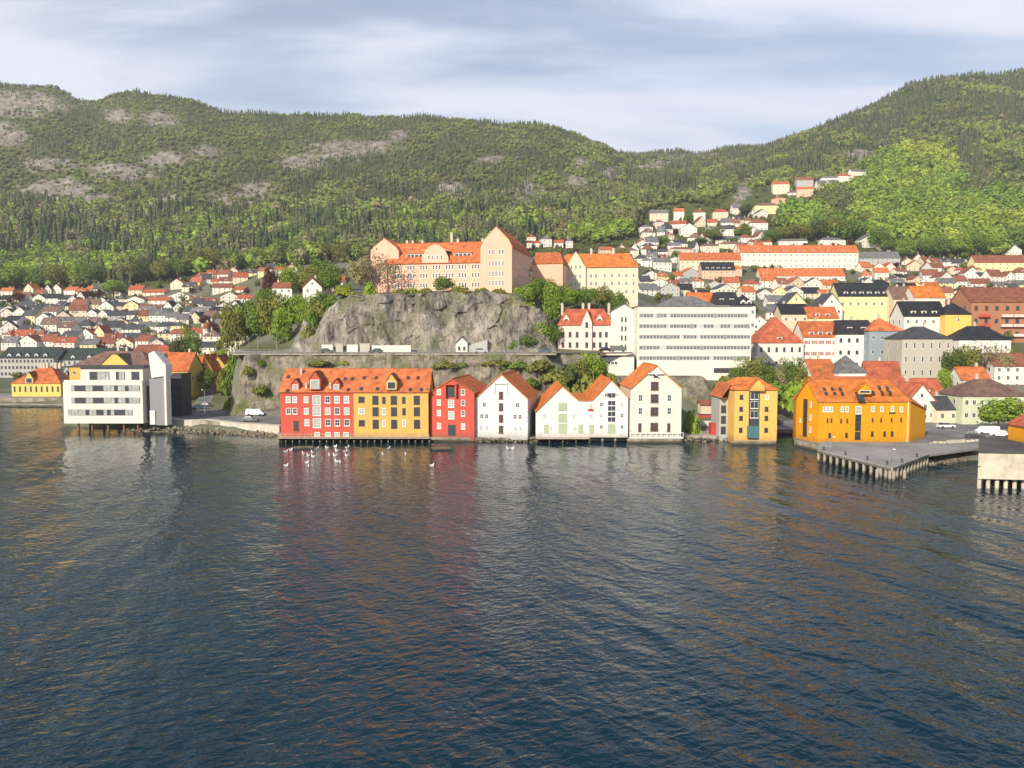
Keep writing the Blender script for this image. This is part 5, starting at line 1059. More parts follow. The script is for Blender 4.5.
def deck(name, poly, z, th, edges, label, m=CONC, step=3.2, r=.22, inner=1):
    root = empty(name, (poly[0][0], poly[0][1], 0)); tag(root, label, 'pier'); ox, oy = poly[0]
    mb = MB(); mb.prism([(x-ox,y-oy) for x,y in poly], z-th, z); mb.build('deck', m, root)
    pm = MB(); pm.tube((0,0,-4),(0,0,z-th-.01),r,r,8); me = pm.mesh('pile', WOODL if m is not CONC else CONC)
    for (x0,y0),(x1,y1) in edges:
        L_ = math.hypot(x1-x0,y1-y0); n = max(2,int(L_/step)); nx, ny = -(y1-y0)/L_, (x1-x0)/L_
        for i in range(n+1):
            for k in range(inner):
                link('pile', me, root, (x0+(x1-x0)*i/n-ox+nx*(.35+k*2.2), y0+(y1-y0)*i/n-oy+ny*(.35+k*2.2), 0))
        mb = MB()
        for i in range(1): mb.slab([(x0-ox,y0-oy,z-th+.0),(x1-ox,y1-oy,z-th),(x1-ox,y1-oy,z+.12),(x0-ox,y0-oy,z+.12)],(-nx,-ny,0),.12)
        mb.build('edge_beam', m, root)
    return root
pq = q2((277,188.5),(428.5,188.5),(428.5,196.9),(277,196.9))
dk = deck('timber_quay', pq, 1.15, .35, [(pq[0],pq[1])], 'timber walkway on piles in front of the red and yellow warehouse', WOODL, 1.6, .17, 2)
mb = MB(); ln = pq[1][0]-pq[0][0]
for i in range(24): x = ln*i/23; mb.box(x-.06,x+.06,.05,.17,1.15,2.2)
mb.box(0,ln,.03,.19,2.2,2.3); mb.box(0,ln,.07,.15,1.65,1.73); mb.build('railing', WOODL, dk)
pq = q2((536.5,188.8),(590,188.8),(590,194.4),(536.5,194.4)); deck('timber_quay', pq, 1.0, .3, [(pq[0],pq[1])], 'low timber walkway under the left white gable', WOODL, 2.6, .17, 1)
pq = q2((590.3,190.3),(629,190.3),(629,194.4),(590.3,194.4)); deck('timber_quay', pq, 1.2, .25, [(pq[0],pq[1])], 'pale piled platform under the right white gable', CONC, 2.6, .3, 1)
# the big pier
pz = 2.35; pp = q2((819.5,161),(895.5,139),(932,155.5),(984,165),(984,171),(925,172),(822,174.5))
deck('concrete_pier', pp, pz, .45, [(pp[0],pp[1]),(pp[1],pp[2])], 'broad grey concrete pier on pale piles beside the orange warehouse', CONC, 1.9, .28, 2)
for o in [c for c in COL.objects if c.name.startswith('deck')][-1:]: o.data.materials[0] = ASPL
quay('stone_bank', q2((932.2,158),(984.5,167),(984.5,176),(932.2,176)), .7, SHORE, mtop=SHORE)
# concrete block at the right edge with the orange shed on it
bp_ = q2((982,132.5),(1100,130),(1100,150),(984,150)); root = empty('concrete_jetty', (bp_[0][0],bp_[0][1],0)); tag(root, 'high cream concrete jetty wall on stubby piles carrying an orange shed', 'jetty'); ox, oy = bp_[0]
mb = MB(); mb.prism([(x-ox,y-oy) for x,y in bp_], 1.7, 6.2); mb.build('wall', CONC, root); mb = MB(); mb.prism([(x-ox-.25,y-oy-(.25 if y < 140 else 0)) for x,y in bp_], 6.203, 6.5); mb.build('deck', ASPH, root)
CREAMC = mat('cream_concrete', (.62,.56,.44), .85, .16, .3, .4, 3, col2=(.45,.40,.32)); [c for c in root.children if c.name.startswith('wall')][0].data.materials[0] = CREAMC
for i in range(9): mb = MB(); mb.tube((.6+i*1.5,.5,-4),(.6+i*1.5,.5,1.69),.33); mb.build('pile', CREAMC, root)
mb = MB(); mb.prism([(3.6,2.2),(16,2.2),(16,16),(10.6,16)],-4,1.68); mb.build('footing', WOODD, root)
mb = MB(); mb.box(0.02,16,-.06,-.003,3.7,3.85); mb.build('joint', WOODD, root)
bldg('shed', 'orange shed with white corner boards and red roof on the concrete jetty', 'shed', 1036, 1090, 447, 139, 429, 414, 'gy', 8, 0, 'orange_boards', 'red', low=0)
sh = [o for o in COL.objects if o.name.startswith('shed')][0]
mb = MB(); w_ = (pt(1090,446,139).x-pt(1036,446,139).x); mb.box(-w_/2-.05,-w_/2+.25,-.06,-.002,0,2.7); mb.build('corner_board', WHITEP, sh)
# small landing stage on the left with steps and a floating jetty
fl = q2((-30,288),(61,284),(61,288),(-30,292)); deck('floating_jetty', fl, .75, .4, [(fl[0],fl[1])], 'pale narrow floating jetty in front of the yellow harbour house', CONC, 9, .2, 1)
quay('harbour_quay', q2((-150,299),(70,297),(66,325),(-150,330)), 2.2, STONE)
quay('harbour_quay', q2((63,228),(146,224),(150,236),(66,240)), -.4, SHORE, mtop=SHORE)
# riprap shore
def riprap(name, p0, p1, n, label, s0=.5, s1=1.3, wid=6, zz=.4):
    mb = MB(); r = random.Random(n)
    bm = bmesh.new()
    for i in range(n):
        t = r.random(); x = p0[0]+(p1[0]-p0[0])*t; y = p0[1]+(p1[1]-p0[1])*t+r.random()*wid; z = zz*(y-(p0[1]+(p1[1]-p0[1])*t))/wid*3-.25
        s = r.uniform(s0,s1); q = bmesh.ops.create_icosphere(bm, subdivisions=1, radius=s*.6)
        M_ = Matrix.Translation((x,y,z)) @ Matrix.Rotation(r.random()*3,4,Vector((r.random(),r.random(),r.random())).normalized()) @ Matrix.Diagonal((1,r.uniform(.6,1),r.uniform(.5,.8),1))
        for v in q['verts']: v.co = M_ @ (v.co*r.uniform(.8,1.15))
    me = bpy.data.meshes.new(name); bm.to_mesh(me); bm.free(); me.materials.append(SHORE); return tag(put(bpy.data.objects.new(name, me)), label, 'boulders', kind='stuff')
riprap('boulders', (xat(120,214),214), (xat(279,200),199), 420, 'tumbled shore boulders below the left car park')
riprap('boulders', (xat(684,191.5),191.5), (xat(733,191),191), 60, 'boulders under the small quay', .4, .9, 2.5)
riprap('boulders', (xat(930,156),156), (xat(985,164),164), 200, 'boulders beside the concrete pier', .4,1.0, 4)
riprap('boulders', (xat(480,189.6),189.6), (xat(592,189.6),189.6), 80, 'boulders under the white warehouses', .3,.7, 2)
riprap('boulders', (xat(913,177),177), (xat(932,169),169), 80, 'boulders beside the orange warehouse', .4,1.0, 5)
# left car park: paved sheets, pale path wall, road
quay('car_park', q2((166,222),(236,211),(279,206),(279,229),(236,229.5),(226,252),(168,252)), 2.45, STONE, mtop=ASPM)
mb = MB(); pth = [(140,219),(166,219.5),(190,216),(206,217.5),(236,208.5),(278,203)]
for (a,ya),(b,yb) in zip(pth[:-1],pth[1:]): mb.prism([(xat(a,ya),ya),(xat(b,yb),yb),(xat(b,yb),yb+2.6),(xat(a,ya),ya+2.6)], -.5, 2.6)
tag(mb.build('shore_path', mat('cream_path_concrete',(.50,.46,.38),.85,.15,.4)), kind='structure')
mb = MB(); rp_ = [(190,251.8,2.47),(224,251.8,2.47),(226,300,6.75),(205,300,6.75)]; mb.slab([(xat(a,y),y,z) for a,y,z in rp_],(0,-.1,1),.4); mb.slab([(xat(a,y),y,z) for a,y,z in [(205,300.01,6.75),(226,300.01,6.75),(214,345,9.6),(200,345,9.6)]],(0,-.1,1),.4); tag(mb.build('yard_road', ASPM), kind='structure')
# road markings in the right car park
mb = MB()
for i in range(9): mb.box(xat(905,205)+i*2.9, xat(905,205)+i*2.9+.12, 203, 208, 1.512, 1.516)
tag(mb.build('parking_marking', WHITEP), kind='structure')

# pale kerb stones and bollards, tyres
for i in range(11):
    mb = MB(); bm_ = random.uniform(.35,.6); mb.box(-bm_,bm_,-bm_*.7,bm_*.7,-.05,bm_*1.1); Yk = 176+i*.55
    o = mb.build('kerb_stone', CREAMC, loc=(xat(934+i*4.6,Yk),Yk,1.5)); o.rotation_euler = (0,0,random.random()*3)
    tag(o, f'pale kerb stone between pier and car park, {NUM[i]} from the left', 'stone', 'kerb stones at the pier head')
for i, px in enumerate((826,848,870,890,905,920)):
    Yk = {826:160,848:153.6,870:147.4,890:142,905:144.6,920:151}[px]+1.2; mb = MB(); mb.tube((0,0,0),(0,0,.55),.2,.16); mb.tube((0,0,.55),(0,0,.7),.26,.24)
    tag(mb.build('bollard', DARKP, loc=(xat(px,Yk),Yk,2.36)), f'dark mooring bollard on the concrete pier edge, {NUM[i]} from the left', 'bollard', 'bollards of the pier')
# ------------------------------------------------------------------ cars
def car_mesh(body, kind='car'):
    root = empty('parked_'+kind, (0,0,0)); Lh = 2.15 if kind == 'car' else 2.6; hw = .88 if kind == 'car' else .98
    if kind == 'car': low = [(-Lh,.32),(Lh,.32),(Lh,.62),(Lh-.15,.80),(1.05,.93),(-1.55,.95),(-Lh,.85)]; cab = [(-1.75,.94),(1.0,.92),(.35,1.42),(-1.25,1.44)]
    else: low = [(-Lh,.35),(Lh,.35),(Lh,.85),(Lh-.5,1.1),(-Lh,1.15)]; cab = [(-Lh+.05,1.14),(Lh-.5,1.1),(Lh-1.15,1.95),(-Lh+.15,2.0)]
    mb = MB()
    def ex(pf, y0, y1, m, inset=0):
        k = len(pf); n = len(mb.v); c = sum(p[1] for p in pf)/k
        mb.v += [(x,-y0+(inset if z > c else 0),z) for x,z in pf]+[(x,y0-(inset if z > c else 0),z) for x,z in pf]
        mb.f.append(tuple(n+i for i in range(k))); mb.m.append(m); mb.f.append(tuple(n+k+i for i in reversed(range(k)))); mb.m.append(m)
        for i in range(k): j = (i+1)%k; mb.f.append((n+i,n+k+i,n+k+j,n+j)); mb.m.append(m)
    ex(low, hw, hw, 0, .06); o = mb.build('body', body, root)
    mb = MB(); ex(cab, hw-.06, hw, 0, .16); mb.build('glasshouse', GLASS if kind == 'car' else body, root)
    mb = MB(); ex([(x*.86,z+.03 if z > 1.3 else z) for x,z in cab], hw-.14 if kind == 'car' else hw-.1, hw, 0, .17); mb.build('roof_panel', body, root) if kind == 'car' else mb.build('windscreen', GLASS, root, loc=(.14,0,-.06))
    wm_ = MB(); wm_.tube((0,-.11,0),(0,.11,0),.33,.33,14); me = wm_.mesh('wheel', DARKP)
    for sx_ in (-1.35,1.35):
        for sy_ in (-1,1): link('wheel', me, root, (sx_*(1 if kind == 'car' else 1.2), sy_*(hw-.08), .33))
    for sy_ in (-1,1): mb = MB(); mb.box(Lh-.02,Lh+.02,sy_*.62-.16,sy_*.62+.16,.62,.74); mb.build('headlight', WHITEP, root)
    return root
PAINT = {n: mat(n+'_car_paint', c, .25, .03, 1, spec=.6) for n, c in {'white':(.75,.75,.74),'black':(.015,.015,.018),'silver':(.42,.43,.45),'red':(.35,.03,.02),'blue':(.03,.06,.14),'grey':(.12,.125,.13)}.items()}
def copytree(o, parent=None):
    c = o.copy(); COL.objects.link(c); c.parent = parent
    for ch in list(o.children): copytree(ch, c)
    return c
proto = {}
CARS = [ # px, base py, Y, z, rotation, colour, kind, label
 (948,428,None,1.55,4,'white','car','white car parked alone in front of the garage doors'),
 (978,438,None,1.55,-28,'black','car','black car parked nearest the concrete jetty'),
 (990,434,None,1.55,172,'white','van','white van parked behind the black car'),
 (1003,436.5,None,1.55,150,'white','car','white car half behind the orange shed'),
 (790,404.5,None,1.4,10,'black','car','dark car on the quay behind the yellow hoist house'),
 (780,424,None,1.4,60,'grey','car','grey car tucked between the yellow and the orange warehouse'),
 (254,415.5,None,2.5,5,'white','van','white van parked beside the yellow container'),
 (188,411,None,2.5,70,'black','car','black car beside the dark glass office'),
 (198,409,None,2.5,20,'blue','car','dark blue car in the middle of the left car park'),
 (206,407.5,None,2.5,-5,'black','car','black car by the shore path'),
 (218,393.5,None,2.5,15,'silver','car','silver car on the road below the grass bank'),
 (206,387.5,None,2.5,30,'blue','car','dark blue car beside the small round tree'),
 (249,421.5,None,2.5,-3,'grey','car','grey car low behind the shore path wall'),
 (327,357,241.5,20.5,0,'black','car','black car on the upper road at the start of the cliff'),
 (376,357,241.5,20.5,180,'black','car','black car on the upper road under the middle of the cliff'),
 (481,356,241.5,20.5,0,'silver','car','silver car on the upper road by the gatehouse'),
 (545,354,244,20.5,180,'blue','car','blue car on the upper road where the bank ends'),
 (606,350,252,20.7,10,'black','car','black car parked before the pink villa'),
 (618,350.5,250,20.7,0,'grey','van','grey van parked before the white gabled block')]
for px, py, Y, z, rt_, col, kind, lab in CARS:
    if Y is None: Y = (CH-z)/(-slope(py))
    key = (col, kind)
    c = copytree(proto[key]) if key in proto else proto.setdefault(key, car_mesh(PAINT[col], kind))
    c.location = (xat(px,Y), Y, z); c.rotation_euler = (0,0,R(rt_)); c.name = 'parked_'+kind; tag(c, lab, kind, 'cars and vans parked along the harbour')
# yellow container and red cabin
Yc = (CH-2.5)/(-slope(415)); mb = MB(); x = xat(241,Yc); mb.box(-1.8,1.8,0,2.4,0,2.3); 
for i in range(12): mb.box(-1.7+i*.3,-1.6+i*.3,-.05,-.003,.1,2.2)
o = mb.build('container', W['yellow'], loc=(x,Yc,2.46)); tag(o, 'yellow steel container beside the white van', 'container')
Yc = 196; mb = MB(); mb.box(-1.2,1.2,0,2.4,0,2.7); mb.box(-1.3,1.3,-.1,2.5,2.703,2.85); mb.box(-.5,.5,-.05,-.003,.1,2.1); o = mb.build('cabin', REDP, loc=(xat(717,Yc),Yc,1.12)); tag(o, 'small bright red cabin on the quay left of the hoist house', 'cabin')
root = empty('boat', (xat(709,210),210,1.6), R(8)); tag(root, 'white boat under a red awning on the small quay', 'boat')
mb = MB(); pf = [(-2.6,.0),(-2.4,-.9),(2.2,-.9),(3.0,0),(2.2,.9),(-2.4,.9)]; k = len(pf); mb.v += [(x*.8,y*.6,.1) for x,y in pf]+[(x,y,1.5) for x,y in pf]; mb.f += [tuple(reversed(range(k))), tuple(range(k,2*k))]+[(i,(i+1)%k,k+(i+1)%k,k+i) for i in range(k)]; mb.m += [0]*(k+2); mb.build('hull', WHITEP, root)
mb = MB(); mb.slab([(-2.6,-1.1,2.6),(2.6,-1.1,2.6),(2.6,1.1,3.0),(-2.6,1.1,3.0)],(0,0,1),.12); mb.build('awning', REDP, root)
for x in (-2.4,2.4): mb = MB(); mb.tube((x,-1,1.5),(x,-1,2.5),.05); mb.tube((x,1,1.5),(x,1,2.85),.05); mb.build('awning_post', METAL, root)
bldg('shed', 'low cream shed behind the awning boat', 'shed', 701, 720, 414, 222, 405, 401, 'gx', 4, 0, 'beige', 'rust', low=0)
# rafts
for px, py, lab, rz in ((302,448.5,'dark tilted raft floating before the red half of the warehouse',.25),(441,449.5,'grey floating raft before the red gabled warehouse',.3)):
    Y = CH/(-slope(py)); root = empty('raft', (xat(px,Y),Y,.0), rz); tag(root, lab, 'raft'); mb = MB()
    for i in range(7): mb.box(-2.2+i*.63,-1.62+i*.63,-1.6,1.6,.25,.36)
    mb.build('deck', WOODL, root)
    for y in (-1.3,1.3): mb = MB(); mb.tube((-2.3,y,.05),(2.3,y,.05),.22); mb.build('float', DARKP, root)
# bird shapes added on the water to stand for window glints
def glint_gull_mesh():
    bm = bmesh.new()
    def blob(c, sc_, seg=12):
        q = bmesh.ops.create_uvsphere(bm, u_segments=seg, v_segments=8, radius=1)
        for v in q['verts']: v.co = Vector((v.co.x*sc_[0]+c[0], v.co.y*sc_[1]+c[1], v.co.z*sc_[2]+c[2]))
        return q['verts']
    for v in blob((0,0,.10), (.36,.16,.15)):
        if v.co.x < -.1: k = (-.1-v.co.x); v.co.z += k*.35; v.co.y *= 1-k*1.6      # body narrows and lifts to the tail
    blob((.27,0,.27), (.09,.07,.13)); blob((.31,0,.40), (.10,.075,.08)); me = bpy.data.meshes.new('glint_gull'); bm.to_mesh(me); bm.free(); me.polygons.foreach_set('use_smooth',[True]*len(me.polygons)); me.materials.append(WHITEP); return me
gm = glint_gull_mesh(); wg = MB()
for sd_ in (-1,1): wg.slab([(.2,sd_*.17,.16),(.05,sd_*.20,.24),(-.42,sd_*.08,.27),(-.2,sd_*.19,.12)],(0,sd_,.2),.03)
wgm = wg.mesh('wing', mat('glint_gull_grey',(.34,.36,.38),.7,.1)); bk = MB(); bk.tube((.39,0,.40),(.50,0,.37),.022,.006); bkm = bk.mesh('glint_beak', mat('glint_gull_beak',(.6,.35,.05),.6,.1))
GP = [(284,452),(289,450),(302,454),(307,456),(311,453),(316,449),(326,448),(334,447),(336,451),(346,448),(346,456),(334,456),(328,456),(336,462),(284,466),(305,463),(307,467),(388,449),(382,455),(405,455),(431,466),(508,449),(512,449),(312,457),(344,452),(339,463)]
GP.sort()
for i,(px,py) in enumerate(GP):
    Y = CH/(-slope(py)); g = empty('glint_gull', (xat(px,Y),Y,-.04), random.uniform(0,6.28)); k = random.uniform(1.2,1.5); g.scale = (k,k,k)
    link('body', gm, g); link('wing', wgm, g); link('glint_beak', bkm, g)  # parts of the bird shape that stands for a window glint
    tag(g, f'white bird shape standing for a window glint before the warehouses, {NUM[i]} from the left', 'glint_gull', 'bird shapes for window glints before the warehouses')
# lamps
def lamp(px, base, top, Y, label, arm=True, col=METAL):
    b = pt(px, base, Y); t = pt(px, top, Y).z-b.z; root = empty('street_lamp', b); tag(root, label, 'street lamp', 'street lamps')
    mb = MB(); mb.tube((0,0,-.3),(0,0,t),.13,.07); mb.build('pole', col, root); mb = MB(); mb.tube((0,0,t-.05),(0,-1.2,t+.15),.05); mb.build('arm', col, root)
    mb = MB(); mb.box(-.16,.16,-1.75,-1.15,t+.1,t+.24); mb.build('lamp_head', WHITEP, root)
for a in ((430,356.5,327,238,'tall street lamp in front of the cliff middle'),(518.5,355,330,238,'green tinted street lamp left of the bushes by the cliff end'),(277,352,331,262,'street lamp at the right end of the upper square'),(258,352,335,270,'street lamp in the middle of the upper square'),(240,351,335,282,'street lamp at the left end of the upper square'),
          (249,350,337,290,'shorter street lamp behind the upper square'),(229,351,336,300,'street lamp beside the white square building'),(889.5,469,449,146,'lamp post at the tip of the concrete pier'),(830.5,455,437,164,'thin lamp post beside the orange warehouse corner'),
          (205,412,390,215,'street lamp by the left car park')): lamp(*a)
# railing of the upper road
root = empty('railing', (xat(234,235),234.8,20.5)); tag(root, 'long thin steel railing along the upper road edge', 'railing'); ln = xat(556,235)-xat(234,235); mb = MB()
for i in range(64): x = ln*i/63; mb.box(x-.03,x+.03,-.03,.03,0,1.05)
mb.build('post', METAL, root); tag([c for c in root.children][0], kind='stuff'); mb = MB(); mb.box(0,ln,-.04,.04,1.05,1.12); mb.box(0,ln,-.02,.02,.55,.6); mb.build('rail', METAL, root)

# ------------------------------------------------------------------ single trees and bushes
def trees(group, what, lst):
    lst = sorted(lst, key=lambda v: v[0]); n = len(lst); adj = {'bright':'bright green','green':'mid green','olive':'olive green','dark':'dark green','yellow':'yellow-green','copper':'copper red','pale':'pale budding','bare':'sparse pale','spruce':'dark'}
    for i, v in enumerate(lst):
        px, base, top, Y, kind, wpx = v[:6]; bush = len(v) > 6
        t = 'bush' if bush else ('spruce' if kind == 'spruce' else 'tree')
        tree(px, base, top, Y, kind, f"{adj[kind]} {t} {what}, {NUM[i] if i < 30 else str(i+1)+'th'} of {n} from the left", group, wpx, bush)
trees('park trees', 'in the park left of the cliff', [(232,350,300,300,'olive',26),(246,350,296,310,'green',28),(262,350,297,300,'green',30),(276,352,290,298,'olive',34),(292,350,288,296,'bright',34),(283,354,305,275,'bright',22),(306,340,296,285,'bright',20),(318,312,290,300,'green',20),(268,320,284,330,'green',22),
  (330,296,268,335,'green',26),(312,290,262,350,'olive',24),(322,290,258,372,'green',34),(300,300,274,360,'dark',16),(289,290,264,370,'bright',24),(345,296,283,300,'bright',18),(240,322,304,335,'yellow',14),(270,292,264,420,'copper',17),(297,330,292,300,'bright',22)])
trees('bushes on the stone bank', 'on the bank under the road', [(249,376,365,232.5,'olive',13,1),(262,366,359,234.5,'green',10,1),(322,366,360,234.5,'olive',26,1),(345,365,360,235,'yellow',12,1),(446,369,360,234.3,'olive',24,1),(462,367,360,234.6,'green',11,1),(497,366,358,234.8,'olive',30,1),(519,369,359,234.3,'green',20,1),(541,373,358,233.6,'olive',26,1),(259,394,384,230.5,'olive',15,1),(531,388,377,231.5,'green',15,1)])
trees('trees by the school', 'beside the school front', [(372,290,247,286,'bare',40),(388,291,252,284,'bare',34),(360,292,256,292,'pale',24),(444,294,275,278,'green',22),(370,296,281,275,'bright',14,1),(402,294,288,272,'olive',26,1),(425,294,287,272,'olive',20,1),(462,293,285,272,'olive',22,1),(480,294,287,272,'green',20,1),(344,297,286,280,'yellow',20,1),(330,305,294,272,'green',20,1),(318,312,300,268,'olive',20,1),(312,325,308,264,'green',16,1),(308,340,324,260,'olive',14,1),(500,294,288,274,'olive',18,1),(413,293,287,274,'yellow',16,1)])
trees('trees right of the cliff', 'between the cliff and the villa', [(523,310,283,284,'bright',22),(536,308,276,290,'green',24),(547,302,274,305,'olive',20),(553,330,284,285,'bright',22),(541,348,318,262,'bright',24),(528,350,334,256,'green',20),(553,350,322,262,'green',20),(560,305,284,310,'green',20),(515,352,338,256,'green',12,1),(573,304,286,305,'bright',20),(586,304,285,305,'green',20),(600,303,284,305,'olive',20),(609,304,288,306,'green',16),(621,304,290,305,'green',16),(530,330,300,275,'bright',22)])
trees('bushes behind the warehouses', 'on the bank behind the white gables', [(556,385,367,232,'olive',26,1),(570,384,362,233,'dark',26,1),(580,388,356,234,'olive',28),(592,386,350,236,'bright',26),(600,384,356,240,'bright',18),(560,396,378,224,'green',30,1),(585,398,374,224,'olive',34,1),(602,396,374,224,'dark',18,1),(612,388,372,230,'olive',14,1)])
trees('trees right of the slab office', 'below the red hipped roof', [(752,392,357,245,'olive',28),(766,396,362,247,'green',24),(778,394,366,250,'pale',22),(790,394,358,250,'green',20),(801,394,362,248,'olive',24),(776,402,380,232,'green',34,1),(795,402,378,228,'bright',32,1),(812,396,376,232,'green',24,1),(743,392,374,238,'olive',22,1),(728,394,374,236,'olive',24,1),(736,388,364,244,'green',16),(693,422,408,200,'bright',18,1),(820,382,362,246,'green',18),(806,376,358,262,'dark',14)])
trees('trees on the right waterfront', 'around the pale green house', [(998,432,394,204,'bright',48),(978,402,382,236,'dark',14,1),(953,395,345,258,'dark',22),(966,392,342,262,'olive',26),(944,398,366,248,'bright',14),(984,380,338,262,'bare',34),(1000,376,350,262,'pale',24),(972,365,348,272,'olive',18),(962,410,388,232,'green',10,1),(1012,372,350,266,'olive',18)])
trees('trees on the left waterfront', 'around the yellow yard', [(207,386,366,278,'green',16),(180,360,333,330,'dark',22),(192,358,332,332,'green',22),(225,372,346,312,'bright',18),(231,384,360,290,'yellow',18,1),(217,362,350,322,'yellow',20,1),(222,392,375,275,'olive',10,1),(204,362,352,330,'bright',20,1),(229,398,372,246,'green',16,1),(226,390,366,262,'olive',16,1),(233,374,354,240,'green',14,1),(230,412,396,236,'olive',12,1),(187,354,318,345,'olive',12)])
L2 = [(14,291,262,None,'bright',34),(-10,291,258,None,'green',34),(38,291,266,None,'green',22),(60,290,262,None,'olive',26),(82,288,258,None,'bright',26),(98,288,262,None,'green',26),(113,297,278,None,'bright',24),(19,304,290,None,'copper',12),(92,301,289,None,'copper',16),(56,288,272,None,'pale',16),(128,286,262,None,'olive',24),(146,284,256,None,'dark',20),(160,284,258,None,'olive',24),(178,279,256,None,'green',24),(197,274,250,None,'olive',28),(216,271,246,None,'olive',24),(234,268,248,None,'green',26),(252,266,246,None,'bright',24),(222,275,264,None,'pale',12),(270,265,245,None,'olive',24),(288,264,240,None,'green',26),(306,264,242,None,'green',24),(324,262,240,None,'olive',24),(342,262,244,None,'olive',22),(183,316,306,None,'dark',12),(152,322,314,None,'green',10),(75,318,310,None,'green',9),(120,332,324,None,'dark',10),(205,326,314,None,'copper',14),(214,336,322,None,'copper',14)]
trees('trees along the foot of the left wood', 'at the foot of the left hill', L2)
L3 = [(622,262,246,None,'olive',16),(662,246,234,None,'green',18),(676,262,250,None,'green',12),(688,226,212,None,'green',12),(712,243,226,None,'olive',26),(700,246,236,None,'dark',12),(742,240,224,None,'green',20),(733,247,236,None,'green',12),(745,217,203,None,'dark',16),(770,243,230,None,'green',20),(785,242,226,None,'olive',22),(800,242,222,None,'olive',24),(816,241,218,None,'dark',24),(832,240,214,None,'olive',26),(848,242,216,None,'green',24),(862,236,210,None,'olive',24),(878,250,224,None,'green',22),(790,222,206,None,'green',14),(812,216,200,None,'bright',18),(830,206,190,None,'bright',18),(760,246,238,None,'green',14),(812,252,243,None,'olive',14),(889,254,238,None,'green',18),(905,258,238,None,'bright',20),(922,258,236,None,'green',22),(940,258,236,None,'green',24),(958,258,232,None,'bright',24),(976,256,230,None,'green',24),(994,255,230,None,'bright',24),(1014,254,226,None,'green',26),(682,270,258,None,'green',12)]
trees('trees on the right hillside', 'on the right hillside', L3)

# ------------------------------------------------------------------ sky, sun, camera
AZ, EL = R(31), R(28)
w = bpy.data.worlds.new('World'); sc.world = w; w.use_nodes = True; nt = w.node_tree; N = nt.nodes; L = nt.links; bg = N['Background']
sky = N.new('ShaderNodeTexSky'); sky.sky_type = 'NISHITA'; sky.sun_disc = False; sky.sun_elevation = EL; sky.sun_rotation = math.pi+AZ; sky.air_density = 1.0; sky.dust_density = .6; sky.ozone_density = 1.6
tc = N.new('ShaderNodeTexCoord'); sx_ = N.new('ShaderNodeSeparateXYZ'); L.new(tc.outputs['Generated'], sx_.inputs[0])
def M_(op, a, b=None):
    x = N.new('ShaderNodeMath'); x.operation = op
    for i, q in enumerate((a,b)):
        if q is None: continue
        if isinstance(q,(int,float)): x.inputs[i].default_value = q
        else: L.new(q, x.inputs[i])
    return x.outputs[0]
zc = M_('MAXIMUM', sx_.outputs['Z'], .02); zc = M_('ADD', zc, .10)
cb = N.new('ShaderNodeCombineXYZ'); L.new(M_('DIVIDE', sx_.outputs['X'], zc), cb.inputs[0]); L.new(M_('DIVIDE', sx_.outputs['Y'], zc), cb.inputs[1])
mp = N.new('ShaderNodeMapping'); mp.inputs['Scale'].default_value = (.5,1.3,1); mp.inputs['Rotation'].default_value = (0,0,R(14)); mp.inputs['Location'].default_value = (7.1,4.4,0); L.new(cb.outputs[0], mp.inputs['Vector'])
n1 = N.new('ShaderNodeTexNoise'); n1.inputs['Scale'].default_value = 1.0; n1.inputs['Detail'].default_value = 8; n1.inputs['Roughness'].default_value = .52; n1.inputs['Distortion'].default_value = .35; L.new(mp.outputs['Vector'], n1.inputs['Vector'])
cr = N.new('ShaderNodeMapRange'); cr.interpolation_type = 'SMOOTHSTEP'; cr.inputs['From Min'].default_value = .38; cr.inputs['From Max'].default_value = .58; cr.inputs['To Max'].default_value = .94; cr.inputs['To Min'].default_value = .25; L.new(n1.outputs['Fac'], cr.inputs['Value'])
hi = N.new('ShaderNodeMapRange'); hi.inputs['From Min'].default_value = .40; hi.inputs['From Max'].default_value = .68; hi.inputs['To Min'].default_value = 1; hi.inputs['To Max'].default_value = .22; L.new(sx_.outputs['Z'], hi.inputs['Value'])
n2 = N.new('ShaderNodeTexNoise'); n2.inputs['Scale'].default_value = 2.3; n2.inputs['Detail'].default_value = 6; L.new(mp.outputs['Vector'], n2.inputs['Vector'])
cc = N.new('ShaderNodeValToRGB'); cc.color_ramp.elements[0].position = .3; cc.color_ramp.elements[0].color = (6.5,6.8,8.1,1); cc.color_ramp.elements[1].position = .7; cc.color_ramp.elements[1].color = (7.2,7.4,8.2,1); L.new(n2.outputs['Fac'], cc.inputs['Fac'])
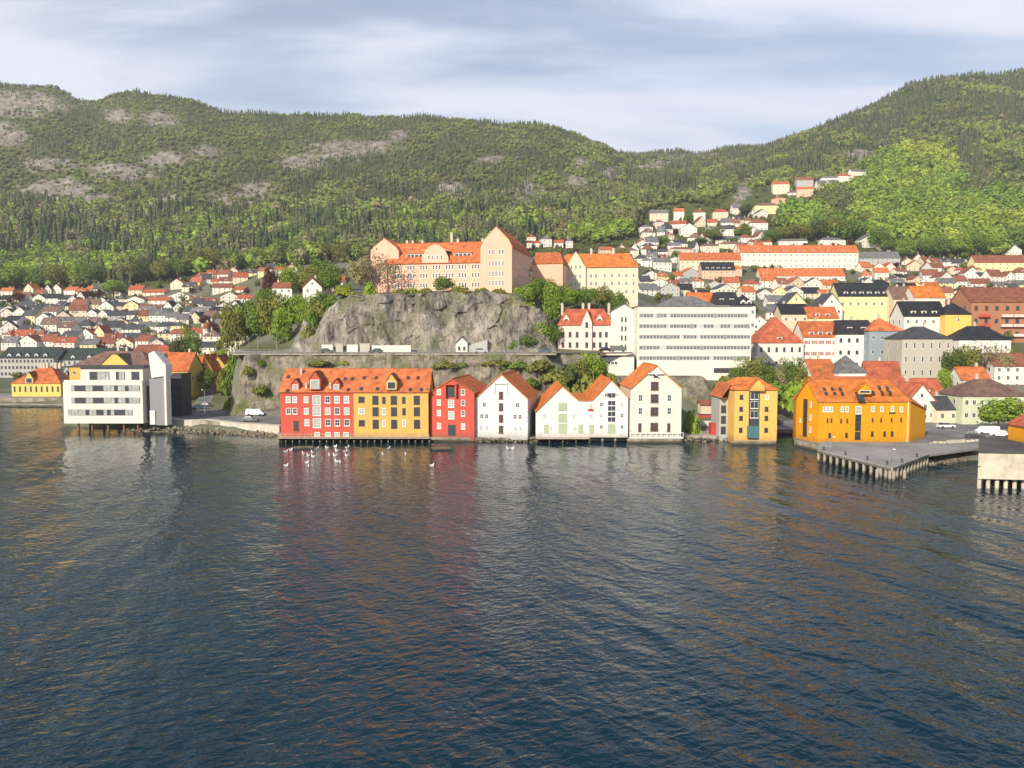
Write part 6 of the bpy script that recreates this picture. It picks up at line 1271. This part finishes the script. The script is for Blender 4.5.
mx = N.new('ShaderNodeMix'); mx.data_type = 'RGBA'; L.new(M_('MULTIPLY', cr.outputs['Result'], hi.outputs['Result']), mx.inputs['Factor']); L.new(sky.outputs[0], mx.inputs['A']); L.new(cc.outputs['Color'], mx.inputs['B'])
L.new(mx.outputs['Result'], bg.inputs['Color']); bg.inputs['Strength'].default_value = .10
sd = bpy.data.lights.new('sun','SUN'); sd.energy = 5.0; sd.angle = R(.6); sd.color = (1,.89,.73); so_ = put(bpy.data.objects.new('sun', sd))
to = Vector((-math.sin(AZ)*math.cos(EL), -math.cos(AZ)*math.cos(EL), math.sin(EL))); so_.rotation_euler = (-to).to_track_quat('-Z','Y').to_euler(); so_.location = to*300
cd = bpy.data.cameras.new('camera'); cam = put(bpy.data.objects.new('camera', cd)); cd.sensor_width = 36; cd.lens = F/1024*36; cd.clip_end = 30000; cd.clip_start = .5
cam.location = (0,0,CH); cam.rotation_euler = (math.pi/2-PITCH,0,0); sc.camera = cam
vs_ = sc.view_settings; vs_.view_transform = 'Standard'; vs_.look = 'None'; vs_.exposure = 0.5; vs_.gamma = 1; vs_.use_curve_mapping = False
try:
    sc.cycles.use_denoising = True; sc.cycles.denoiser = 'OPENIMAGEDENOISE'
except Exception: pass
sc.cycles.max_bounces = 6; sc.cycles.diffuse_bounces = 2; sc.cycles.glossy_bounces = 3; sc.cycles.transmission_bounces = 2; sc.cycles.caustics_reflective = False; sc.cycles.caustics_refractive = False

# the air: pale and thin, over the harbour, the town and the hills
hm = bpy.data.materials.new('pale_haze'); hm.use_nodes = True; nt = hm.node_tree; N = nt.nodes; L = nt.links; N.remove(N['Principled BSDF'])
pv = N.new('ShaderNodeVolumePrincipled'); pv.inputs['Color'].default_value = (.93,.95,1,1); pv.inputs['Density'].default_value = .00016; pv.inputs['Anisotropy'].default_value = .3; L.new(pv.outputs[0], N['Material Output'].inputs['Volume'])
mb = MB(); mb.box(-9100,9100,-4100,14100,-13,640); o = mb.build('haze', hm); tag(o, 'thin pale haze over harbour and hills', kind='stuff')
sc.cycles.volume_bounces = 0
